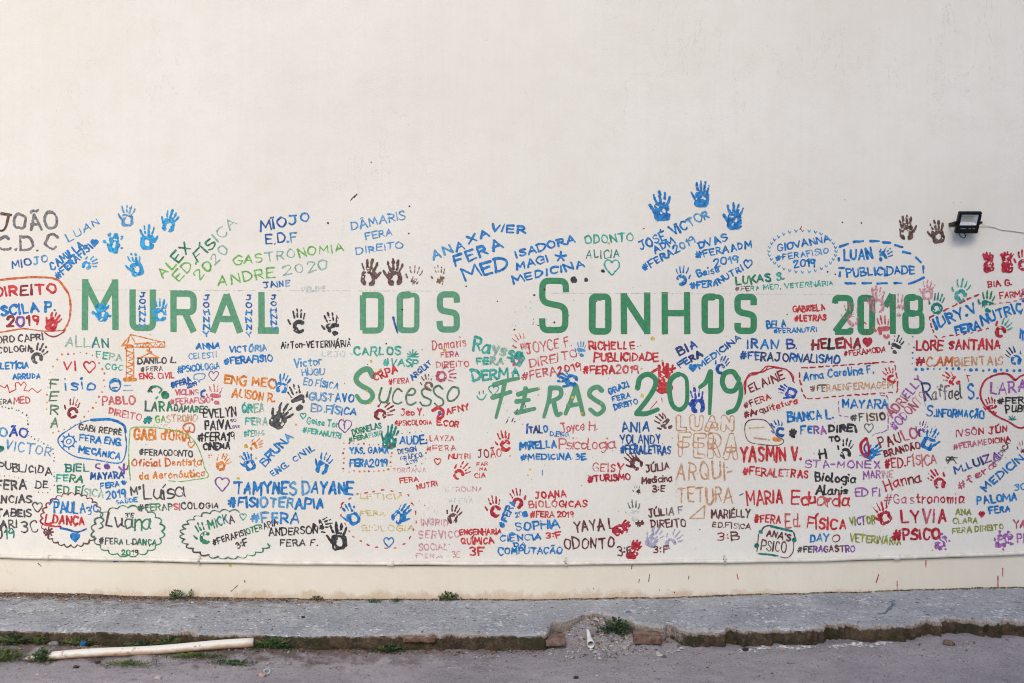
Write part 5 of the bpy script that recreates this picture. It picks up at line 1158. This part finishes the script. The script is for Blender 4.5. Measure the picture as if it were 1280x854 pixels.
# ------------------------------------------------------------------ floodlight
M_blk = simple('black_enamel', (20, 20, 22), .42, 0, .08, 40, .05)
M_chrome = simple('bright_reflector', (226, 229, 233), .35, .25, .03, 10, 0)
M_led, nt, b = new_mat('led_plate'); b.inputs['Base Color'].default_value = lin((214, 208, 180)); b.inputs['Roughness'].default_value = .5
M_glass, nt, b = new_mat('lamp_glass'); b.inputs['Base Color'].default_value = (1, 1, 1, 1); b.inputs['Roughness'].default_value = .03; b.inputs['Transmission Weight'].default_value = 1; b.inputs['IOR'].default_value = 1.02
dp = .105
def lampx(px, dep): return (px - 640) * S * (1 - dep / D)
c = Vector((lampx(1210, dp), -dp, CAM_H - (278 - 427) * S * (1 - dp / D)))
FL = empty('floodlight', (c.x, 0, c.z)); tag(FL, 'small black LED floodlight on a bracket high on the wall', 'floodlight')
FL.location = (c.x, 0, c.z)
tilt = math.radians(27)
Rm = Matrix.Rotation(tilt, 3, 'X')          # leans its top towards the street
def L(v): return c + Rm @ Vector(v)
hw, hh = .0765, .076
# housing: a frame with an opening, back box with fins
mb = MB()
ox0, ox1, oz0, oz1 = -.058, .056, -.018, .058
mb.box(L((0, 0, (hh + oz1) / 2)), (2 * hw, .03, hh - oz1), Rm, .004)
mb.box(L((0, 0, (oz0 - hh) / 2)), (2 * hw, .03, oz0 + hh), Rm, .004)
mb.box(L(((-hw + ox0) / 2, 0, (oz0 + oz1) / 2)), (ox0 + hw, .029, oz1 - oz0 + .001), Rm, .002)
mb.box(L(((hw + ox1) / 2, 0, (oz0 + oz1) / 2)), (hw - ox1, .029, oz1 - oz0 + .001), Rm, .002)
mb.box(L((0, .024, .004)), (.128, .022, .125), Rm, .006)
for k in range(7): mb.box(L((-.048 + .016 * k, .041, .004)), (.004, .014, .11), Rm, .001)
mb.build('housing', M_blk, FL)
mb = MB()
z0, z1, x0, x1 = oz0, oz1, ox0, ox1; i_ = .02; yf, yb = -.010, .012
O_ = [L((x0, yf, z0)), L((x1, yf, z0)), L((x1, yf, z1)), L((x0, yf, z1))]
B_ = [L((x0 + i_, yb, z0 + i_)), L((x1 - i_, yb, z0 + i_)), L((x1 - i_, yb, z1 - i_)), L((x0 + i_, yb, z1 - i_))]
mb.add(O_ + B_, [(0, 1, 5, 4), (1, 2, 6, 5), (2, 3, 7, 6), (3, 0, 4, 7), (4, 5, 6, 7)])
mb.build('reflector', M_chrome, FL)
mb = MB(); mb.box(L((-.001, yb - .003, .02)), (.058, .002, .028), Rm); mb.build('led_plate', M_led, FL)
mb = MB(); mb.box(L((-.001, -.0125, .02)), (x1 - x0 - .001, .002, z1 - z0 - .001), Rm); mb.build('glass', M_glass, FL)
mb = MB()
for k, w in ((-.045, .006), (-.037, .005), (-.030, .006), (-.022, .005), (-.013, .004), (.010, .007), (.019, .007), (.036, .007), (.046, .007)): mb.box(L((k, -.0153, -.040)), (w, .0008, .005), Rm)
mb.build('marking', simple('grey_print', (150, 150, 150), .6), FL)
mb = MB()
for sx_ in (-1, 1): mb.box(Vector((c.x + sx_ * .084, -dp / 2 + .008, c.z - .004)), (.005, dp - .002, .022), None, .001)
mb.box(Vector((c.x, -.0065, c.z - .004)), (.173, .005, .022), None, .001)
mb.build('bracket', M_blk, FL)
for sx_ in (-1, 1):
    mb = MB(); mb.tube([(c.x + sx_ * .078, -dp, c.z - .002), (c.x + sx_ * .095, -dp, c.z - .002)], .009, 10); mb.build('knob', M_blk, FL, True)
mb = MB(); mb.box(L((-.02, .04, -.072)), (.05, .03, .03), Rm, .005); mb.build('driver_box', M_blk, FL)
mb = MB()
P3 = [(-.045, .02, -.074), (-.030, -.0, -.100), (-.008, -.004, -.112), (.004, .0, -.098), (-.002, .03, -.082)]
P3 = crom(np.array(P3), 6); mb.tube([L(p) for p in P3], .0032, 8); mb.build('power_cable', M_blk, FL, True)
mb = MB()
pts = crom(np.array([(1216, 280.5, .05), (1224, 281, .02), (1240, 284, .006), (1252, 287.5, .005), (1262, 288.6, .005), (1280, 291.2, .005), (1320, 297, .005), (1500, 310, .005), (1800, 318, .005)]), 8)
mb.tube([wp(p[0], p[1], p[2]) for p in pts], .0026, 8)
o = mb.build('wall_cable', simple('pale_cable', (206, 200, 190), .6), None, True)
tag(o, 'thin pale cable running along the wall from the floodlight to the right', 'cable')

# ------------------------------------------------------------------ bricks showing in the broken kerb
def mat_brick():
    m, nt, b = new_mat('old_brick'); p = pos(nt)
    n1 = noise(nt, 40, 5, .65, p)
    col = mix(nt, ramp(nt, n1, .35, .65), lin((88, 62, 50)), lin((118, 84, 70)))
    col = mix(nt, ramp(nt, noise(nt, 22, 5, .7, p), .42, .58, 0, .85), col, lin((140, 122, 110)))
    nt.links.new(col, b.inputs['Base Color']); b.inputs['Roughness'].default_value = .92; b.inputs['Specular IOR Level'].default_value = .15
    bump(nt, b, noise(nt, 120, 5, .7, p), .6, .006)
    return m
M_brick = mat_brick()
def rough_block(name, c, size, rot, mat, amp, seed, bev=.006, n=6):
    import bmesh
    bm = bmesh.new(); bmesh.ops.create_cube(bm, size=1)
    bmesh.ops.subdivide_edges(bm, edges=bm.edges[:], cuts=n, use_grid_fill=True)
    R = Matrix.Rotation(rot[2], 3, 'Z') @ Matrix.Rotation(rot[0], 3, 'X') @ Matrix.Rotation(rot[1], 3, 'Y')
    for v in bm.verts:
        p = v.co.copy()
        edge_ = sum(1 for k in p if abs(abs(k) - .5) < .02)
        if edge_ >= 2: p *= .965
        if edge_ == 3: p *= .98
        q = Vector((p.x * size[0], p.y * size[1], p.z * size[2]))
        d = fbm(np.array([q.x * 30 + seed]), np.array([q.y * 30 + q.z * 41]), seed, 3)[0] * amp
        q += v.normal * d
        v.co = Vector(c) + R @ q
    me = bpy.data.meshes.new(name); bm.to_mesh(me); bm.free()
    me.polygons.foreach_set('use_smooth', np.ones(len(me.polygons), bool))
    return link(name, me, None, [mat])
for px_, py_, w, h, dy, rot, lab in ((524, 800, .200, .034, .008, (0, .01, 0), 'orange brick laid bare in the kerb left of the white pipe stub'), (692, 804, .15, .040, .012, (.03, -.02, .05), 'dusty pinkish brick at the left side of the kerb gap'), (811, 801, .17, .046, .014, (.04, .02, -.04), 'reddish brown brick at the right side of the kerb gap')):
    x = (px_ - 640) / F * 6.02
    z = CAM_H - (py_ - 427) / F * 6.02
    o = rough_block('brick', (x, EDGE + dy + .052, z), (w, .12, h), rot, M_brick, .006, px_ % 50)
    tag(o, lab, 'brick', 'bricks in the broken kerb')

# ------------------------------------------------------------------ pipes lying on the ground
def hollow_pipe(name, p0, p1, r0, r1, wall, mat, squash0=1.0, n=20, jag=0.0):
    p0, p1 = Vector(p0), Vector(p1); t = (p1 - p0).normalized(); a = t.cross(Vector((0, 0, 1))).normalized(); b = a.cross(t)
    V = []; Fc = []; K = 24
    for side in (0, 1):
        for k in range(K + 1):
            u = k / K
            r = r0 + (r1 - r0) * u - (wall if side else 0)
            sq = squash0 + (1 - squash0) * min(1, u * 6)
            cc = p0.lerp(p1, u) + Vector((0, 0, .004 * math.sin(u * 9)))
            for q in range(n):
                w = 2 * math.pi * q / n
                e = t * (jag * vnoise(np.array([q * .9]), np.array([3.]), 5)[0] if k == 0 else 0)
                V.append(cc + a * math.cos(w) * r + b * math.sin(w) * r * sq + e)
    o = (K + 1) * n
    for k in range(K):
        for q in range(n):
            Fc.append((k * n + q, k * n + (q + 1) % n, (k + 1) * n + (q + 1) % n, (k + 1) * n + q))
            Fc.append((o + k * n + q, o + (k + 1) * n + q, o + (k + 1) * n + (q + 1) % n, o + k * n + (q + 1) % n))
    for k in (0, K):
        for q in range(n):
            f = (k * n + q, o + k * n + q, o + k * n + (q + 1) % n, k * n + (q + 1) % n)
            Fc.append(f if k == 0 else f[::-1])
    return link(name, mesh(name, V, Fc, True), None, [mat])
def mat_pipe():
    m, nt, b = new_mat('weathered_pipe'); p = pos(nt)
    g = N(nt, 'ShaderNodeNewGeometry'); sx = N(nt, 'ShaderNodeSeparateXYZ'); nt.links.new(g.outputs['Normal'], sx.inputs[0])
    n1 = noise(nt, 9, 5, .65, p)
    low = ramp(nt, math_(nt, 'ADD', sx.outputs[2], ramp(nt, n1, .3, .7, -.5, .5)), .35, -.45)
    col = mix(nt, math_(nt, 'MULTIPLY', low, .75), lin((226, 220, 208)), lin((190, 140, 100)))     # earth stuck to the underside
    col = mix(nt, ramp(nt, noise(nt, 16, 5, .7, p), .6, .68, 0, .8), col, lin((140, 100, 76)))
    nt.links.new(col, b.inputs['Base Color']); b.inputs['Roughness'].default_value = .45
    bump(nt, b, noise(nt, 60, 4, .6, p), .15, .004)
    return m
M_pipe = mat_pipe()
pa, pb = gp(60, 825, ROAD), gp(317, 815, ROAD)
def on_road(p, up): return Vector((p.x, p.y, float(road_z(np.array([p.x]), np.array([p.y]))[0]) + up))
pa2, pb2 = on_road(pa, .024), on_road(pb, .034)
o = hollow_pipe('plastic_pipe', pa2, pb2, .0235, .0275, .003, M_pipe, 1.0)
tag(o, 'long white plastic pipe lying on the ground along the kerb', 'pipe')
q0, q1 = gp(30, 825, ROAD), gp(64, 824, ROAD)
o = hollow_pipe('pipe_shard', on_road(q0, .006), on_road(q1, .014), .009, .019, .003, M_pipe, .4, jag=.05)
tag(o, 'short broken white shard at the left end of the long pipe', 'pipe shard')
t0, t1 = gp(734.5, 780, -.02), gp(738.5, 812, ROAD)
o = hollow_pipe('pipe_stub', on_road(t0, .016), on_road(t1, .024), .008, .0225, .002, simple('clean_white_plastic', (236, 234, 232), .4, 0, .04, 30, .05), .9)
tag(o, 'short tapering white pipe stub pointing out of the kerb gap', 'pipe stub')

# ------------------------------------------------------------------ stones
def stone(name, c, size, seed, mat, rotz=0, flat=.6):
    import bmesh
    bm = bmesh.new(); bmesh.ops.create_icosphere(bm, subdivisions=3, radius=1)
    for v in bm.verts:
        p = v.co
        r = 1 + .35 * fbm(np.array([p.x * 1.3 + seed * 3.7]), np.array([p.y * 1.3 + p.z * 1.9]), seed, 3)[0]
        q = Vector((p.x * size * r, p.y * size * .7 * r, p.z * size * flat * r))
        v.co = Vector(c) + Matrix.Rotation(rotz, 3, 'Z') @ q
    me = bpy.data.meshes.new(name); bm.to_mesh(me); bm.free()
    me.polygons.foreach_set('use_smooth', np.ones(len(me.polygons), bool))
    return link(name, me, None, [mat])
M_st = [simple('pale_stone', (178, 170, 162), .92, 0, .16, 60, .4, .15), simple('grey_stone', (132, 128, 130), .95, 0, .18, 60, .4, .15), simple('brown_stone', (110, 92, 80), .95, 0, .2, 60, .4, .15), simple('pink_stone', (166, 142, 134), .92, 0, .16, 60, .4, .15), simple('dark_clod', (66, 58, 56), .97, 0, .2, 60, .5, .1)]
for px_, py_, r, mi_, rz, lab in (
    (71, 808, .030, 1, .2, 'rounded grey stone behind the left end of the long pipe'), (782, 812, .026, 0, .9, 'pale pointed stone in front of the kerb gap'), (813, 808, .019, 0, -.5, 'flat pale chip beside the reddish brown brick'),
    (327, 846, .026, 3, -.3, 'sandy pinkish stone next to the small plastic ring'), (360, 830, .022, 1, .3, 'low grey stone to the right of the green weed by the pipe'), (932, 813, .022, 4, .2, 'dark clod against the kerb right of the gap'), (979, 813, .020, 3, .1, 'pink stone against the right half of the kerb'),
    (1186, 806, .034, 2, -.8, 'flat slanting brown chip below the kerb near the right edge'), (1208, 804, .018, 3, .4, 'small pink stone near the right edge'), (122, 829, .018, 4, .1, 'dark clod in front of the long pipe'), (95, 836, .017, 4, .5, 'smaller dark clod lying on the open ground at the left'), (197, 850, .022, 0, .2, 'whitish stone at the bottom edge left of centre'), (270, 846, .013, 1, .6, 'tiny grey stone below the middle of the long pipe'), (720, 848, .016, 4, .2, 'dark flat clod at the bottom edge below the white pipe stub'), (379, 772, .012, 4, .1, 'dark pebble lying on the pavement'), (749, 824, .012, 0, .1, 'small white chip on the ground in front of the pipe stub'), (769, 804, .012, 0, .5, 'little pale pebble under the weed in the gap')):
    onpav = py_ < 780
    p = gp(px_, py_, 0 if onpav else ROAD)
    if not onpav and not .2 < p.x < 1.0: p.y = min(p.y, EDGE - .025 - r)
    z = p.z if onpav else float(road_z(np.array([p.x]), np.array([p.y]))[0])
    o = stone('stone', (p.x, p.y, z + r * .25), r, px_ % 37, M_st[mi_], rz, .55)
    tag(o, lab, 'stone', 'loose stones at the kerb')
# small plastic ring and a blue cap
p = on_road(gp(334, 841, ROAD), .010)
mb = MB()
a_ = np.linspace(0, 2 * math.pi, 25)[:-1]
tor = [[(p.x + (.017 + .006 * math.cos(w)) * math.cos(u), p.y - .004 + .006 * math.sin(w) + .3 * (.017 * math.sin(u)), p.z + (.014 + .005 * math.cos(w)) * math.sin(u) * .8) for w in np.linspace(0, 2 * math.pi, 9)[:-1]] for u in a_]
V = [q for r in tor for q in r]
mb.add(V, [(i * 8 + k, i * 8 + (k + 1) % 8, ((i + 1) % 24) * 8 + (k + 1) % 8, ((i + 1) % 24) * 8 + k) for i in range(24) for k in range(8)])
o = mb.build('plastic_ring', simple('grey_plastic', (168, 182, 178), .4), None, True); tag(o, 'small pale plastic ring lying beside a sandy stone', 'ring')
p = gp(115, 803, ROAD); p.y = EDGE - .03; p = on_road(p, .012)
mb = MB(); mb.tube([(p.x - .004, p.y - .016, p.z + .004), (p.x, p.y, p.z + .008), (p.x + .001, p.y + .004, p.z + .009)], .018, 18); mb.tube([(p.x - .0042, p.y - .0165, p.z + .004), (p.x - .005, p.y - .019, p.z + .0035)], .012, 14)
o = mb.build('bottle_cap', simple('blue_plastic', (38, 104, 158), .35), None, False); tag(o, 'small blue bottle cap at the foot of the kerb behind the long pipe', 'cap')

# ------------------------------------------------------------------ gravel, flakes and litter: nobody could count it
def scatter(name, label, spots, mats, seed):
    rs = np.random.RandomState(seed); mb = MB()
    base = [(-1, 0, 0), (1, 0, 0), (0, -1, 0), (0, 1, 0), (0, 0, -1), (0, 0, 1)]
    fs = [(0, 2, 5), (2, 1, 5), (1, 3, 5), (3, 0, 5), (2, 0, 4), (1, 2, 4), (3, 1, 4), (0, 3, 4)]
    for x, y, z, r, fl in spots:
        a = rs.uniform(0, 6.3); c_, s_ = math.cos(a), math.sin(a)
        V = []
        for b in base:
            k = r * rs.uniform(.6, 1.25); u, v, w = b[0] * k, b[1] * k * .75, b[2] * k * fl
            u += rs.normal(0, r * .15); v += rs.normal(0, r * .15)
            V.append((x + u * c_ - v * s_, y + u * s_ + v * c_, z + w))
        mb.add(V, fs, int(rs.randint(len(mats))))
    o = mb.build(name, mats, None, False); tag(o, label, name.replace('_', ' '), kind='stuff'); return o
rs = np.random.RandomState(3)
sp = []
for k in range(6500):
    x = rs.uniform(-3.5, 3.5); y = EDGE - .02 - abs(rs.normal(0, .28)) if rs.rand() < .75 else rs.uniform(-1.7, -.86)
    r = min(.011, .0018 + rs.exponential(.0017))
    sp.append((x, y, float(road_z(np.array([x]), np.array([y]))[0]) + r * .2, r, .6))
for k in range(2200):
    x = rs.normal(.55, .24); y = rs.uniform(-1.0, -.28)
    if notch(x) < .04 or EDGE + notch(x) < y: continue
    r = min(.026, .0024 + rs.exponential(.0036))
    sp.append((x, y, float(road_z(np.array([x]), np.array([y]))[0]) + r * .2, r, .6))
scatter('gravel', 'fine grit and pebbles scattered over the ground below the kerb', sp, M_st[:3] + [M_st[0]], 4)
def pav_z(x, y): return float(lift(x)) + .008 * float(fbm(np.array([x * 2.2]), np.array([y * 2.2]), 31, 4)[0]) + .005 * float(fbm(np.array([x * 18]), np.array([y * 18]), 32, 3)[0])
sp = []
for k in range(3600):
    x = rs.uniform(-3.5, 3.5) if rs.rand() < .6 else -3.5 + abs(rs.normal(0, 1.8)); y = rs.uniform(-.81, -.02)
    if y < EDGE + notch(x) + .05: continue
    r = .0022 + rs.exponential(.0032); sp.append((x, y, pav_z(x, y) + .0012, min(r, .015), .28))
M_fl = [simple('paint_flake', (205, 203, 200), .8, 0, .08, 40, 0), simple('grit', (96, 90, 88), .95, 0, .15, 40, 0), M_st[0]]
scatter('paint_flakes', 'pale flakes and grit strewn over the pavement', sp, M_fl, 6)
sp = []
for k in range(3200):
    x = -3.6 + abs(rs.normal(0, 1.3)) if rs.rand() < .8 else rs.uniform(-3.5, 3.5)
    y = -.012 - abs(rs.normal(0, .055 if x < -1.2 else .010)); r = .003 + rs.exponential(.003)
    sp.append((x, y, pav_z(x, y) + .002, min(r, .014), .35))
for k in range(4200):
    x = rs.uniform(-3.7, 3.7); y = -.006 - abs(rs.normal(0, .005)); r = .0025 + rs.exponential(.0018); sp.append((x, y, pav_z(x, y) + .001, min(r, .010), .5))  # dark crumb line added in place of shade in the wall joint
M_lit = [simple('dry_leaf', (104, 78, 58), .9, 0, .25, 40, 0), simple('dead_leaf', (134, 104, 82), .9, 0, .2, 40, 0), simple('soil_and_shade', (70, 58, 50), .95, 0, .2, 40, 0)]
scatter('litter_and_joint_shade', 'brown leaf litter and soil along the foot of the wall, with dark crumbs for the shaded joint', sp, M_lit, 8)
sp = []
for k in range(1500):
    x = rs.uniform(-3.5, .2); y = EDGE - .012 - abs(rs.normal(0, .05)); r = .003 + rs.exponential(.003)
    sp.append((x, y, float(road_z(np.array([x]), np.array([y]))[0]) + r * .2, min(r, .013), .5))
scatter('soil_crumbs', 'dark soil crumbs along the foot of the kerb', sp, M_lit + [M_st[2]], 9)

sp = []
for k in range(420):
    q_ = int(rs.randint(9)); x = (1.50, 1.62, 1.70, 1.78, 2.05, 2.14, 2.22, 1.95, 1.40)[q_] + rs.normal(0, .03); y = EDGE - .03 - .02 * (q_ % 3) + rs.normal(0, .016); r = .002 + rs.exponential(.005)
    sp.append((x, y, float(road_z(np.array([x]), np.array([y]))[0]) + r * .2, min(r, .02), .35))
scatter('limewash_flakes', 'pale limewash flakes lying below the right half of the kerb', sp, [M_fl[0], M_st[0], M_fl[0]], 10)
sp = []
for k in range(70):
    t_ = rs.rand(); x = np.interp(t_, [0, .3, .5, 1], [.24, .33, .5, 1.02]) + rs.normal(0, .03); y = EDGE + float(notch(x)) - .03 + rs.normal(0, .03); r = .006 + rs.exponential(.006)
    sp.append((x, y, float(road_z(np.array([x]), np.array([y]))[0]) + r * .3, min(r, .032), .6))
scatter('rubble', 'broken cement lumps around the edge of the gap in the pavement', sp, [M_st[0], M_st[1], M_st[2]], 11)

# ------------------------------------------------------------------ weeds
def mat_leaf(name, c):
    m, nt, b = new_mat(name); p = pos(nt)
    col = mix(nt, ramp(nt, noise(nt, 55, 3, .5, p), .35, .65), lin([v * .65 for v in c]), lin([min(255, v * 1.2) for v in c]))
    nt.links.new(col, b.inputs['Base Color']); b.inputs['Roughness'].default_value = .6; b.inputs['Specular IOR Level'].default_value = .3
    return m
M_leaf = [mat_leaf('weed_green', (58, 98, 50)), mat_leaf('weed_olive', (92, 108, 52)), mat_leaf('weed_dark', (42, 74, 50)), mat_leaf('weed_dry', (128, 112, 72))]
def leaves(mb, c, rx, ry, h, n, ls, rs, mi, up=.5):
    for k in range(n):
        a = rs.uniform(0, 6.3); q = rs.rand() ** .8 * rs.choice([.7, 1, 1.35])
        bx, by = c[0] + rx * q * math.cos(a), c[1] + ry * q * math.sin(a)
        z = c[2] + h * rs.uniform(.02, 1) * max(.1, 1 - .6 * q)
        d = Vector((math.cos(a) + rs.normal(0, .5), math.sin(a) + rs.normal(0, .5), rs.normal(up, .5))).normalized()
        s_ = d.cross(Vector((0, 0, 1))).normalized(); l = ls * rs.uniform(.6, 1.3); w = l * .28
        b = Vector((bx, by, z)); m1 = b + d * l * .5 + Vector((0, 0, l * .08))
        mb.add([b, m1 + s_ * w, b + d * l, m1 - s_ * w], [(0, 1, 2, 3)], mi if rs.rand() < .72 else int(rs.choice([1, 3, 2])))
def stems(mb, c, rx, ry, h, n, rs):
    for k in range(n):
        a = rs.uniform(0, 6.3); e = Vector((c[0] + rx * .8 * math.cos(a), c[1] + ry * .8 * math.sin(a), c[2] + h * rs.uniform(.5, .95)))
        b = Vector((c[0] + rx * .2 * rs.normal(), c[1] + ry * .2 * rs.normal(), c[2] - .006))
        mb.tube([b, b.lerp(e, .5) + Vector((0, 0, h * .12)), e], .0011, 5)
M_stem = simple('weed_stem', (104, 112, 70), .7, 0, .1, 40, 0)
for n_, (px_, py_, rx, ry, h, n, ls, mi, lab) in enumerate((
    (221, 749, .035, .025, .055, 60, .022, 0, 'small green weed with a few leaves at the foot of the wall, left part'), (238, 748, .014, .012, .040, 14, .018, 0, 'tiny two leaved sprout beside the weed at the foot of the wall'), (561, 750, .055, .022, .040, 90, .020, 0, 'spreading green weed at the foot of the wall below the curly word'), (396, 749, .030, .014, .022, 46, .014, 1, 'low olive weed tuft at the foot of the wall'),
    (468, 753, .040, .020, .014, 60, .012, 0, 'flat green tuft on the pavement left of the spreading weed'), (495, 753, .026, .016, .016, 40, .012, 2, 'small dark tuft on the pavement close to the spreading weed'), (772, 797, .080, .060, .075, 260, .022, 2, 'leafy green weed growing in the kerb gap'), (226, 800, .075, .030, .055, 200, .016, 2, 'dark weed at the kerb above the long pipe'),
    (342, 813, .110, .040, .045, 340, .016, 0, 'bushy green weed at the right end of the long pipe'), (488, 811, .075, .035, .038, 240, .015, 2, 'low dark green weed beneath the orange brick'), (53, 826, .050, .030, .060, 190, .018, 0, 'bright green weed covering the broken left end of the pipe'), (98, 810, .090, .025, .038, 170, .014, 1, 'yellowish weed between the kerb and the left half of the pipe'),
    (8, 826, .085, .045, .055, 240, .018, 1, 'grassy olive weed at the left edge of the ground'), (32, 800, .100, .035, .050, 240, .015, 2, 'dark weed against the kerb at the far left'), (68, 797, .050, .022, .045, 110, .014, 1, 'small olive weed against the kerb near the grey stone'), (160, 832, .120, .040, .018, 170, .014, 1, 'flat sparse weed on the ground in front of the pipe'), (290, 830, .120, .030, .016, 170, .013, 2, 'flat dark creeping weed below the right half of the pipe'), (245, 823, .160, .022, .018, 230, .013, 1, 'strip of olive weed tucked under the long pipe'), (185, 806, .120, .020, .030, 180, .013, 2, 'thin line of weeds behind the middle of the pipe'))):
    rs = np.random.RandomState(40 + n_)
    onp = py_ < 760
    p = gp(px_, py_, 0 if onp else ROAD)
    if onp: p.y = min(p.y, -.012 - ry * .3)
    elif not .2 < p.x < 1.0: p.y = min(p.y, EDGE - .012 - ry * .6)
    z = pav_z(p.x, p.y) if onp else float(road_z(np.array([p.x]), np.array([p.y]))[0])
    rx *= 1.25; ry *= 1.3; h *= 1.3; n = int(n * 1.7); ls *= 1.15
    W_ = empty('weed', (p.x, p.y, z)); tag(W_, lab, 'weed', 'weeds along wall and kerb')
    mb = MB(); leaves(mb, (p.x, p.y, z), rx, ry, h, n, ls, rs, mi)
    mb.build('foliage', M_leaf, W_)
    mb = MB(); stems(mb, (p.x, p.y, z), rx, ry, h, max(4, n // 14), rs); mb.build('stems', M_stem, W_, True)
# blue paint spilt on the pavement
a = MB()
def splash(pts, w, col):
    V = []; P = crom(np.array(pts, float), 6)
    for k, (x, y) in enumerate(P):
        q = gp(x, y); t = P[min(k + 1, len(P) - 1)] - P[max(k - 1, 0)]; n2 = np.array([-t[1], t[0]]); n2 = n2 / (np.hypot(*n2) + 1e-6)
        ww = w * (.5 + .8 * abs(math.sin(k * 1.7 + x)))
        for s_ in (-1, 1):
            x2, y2 = q.x + s_ * n2[0] * ww, q.y - s_ * n2[1] * ww
            V.append((x2, y2, pav_z(x2, y2) + .003))
    a.add(V, [(2 * k, 2 * k + 1, 2 * k + 3, 2 * k + 2) for k in range(len(P) - 1)])
splash([(1097, 768), (1106, 767), (1112, 762), (1117, 756), (1113, 752), (1119, 752)], .011, 'blued')
splash([(1144, 749), (1152, 751)], .012, 'blued'); splash([(782, 765), (788, 764)], .022, 'blue'); splash([(1071, 779), (1075, 778)], .008, 'blued')
o = a.build('paint_spill', paint('spill'), pav); o['label'] = 'blue spilt paint on the grey concrete'
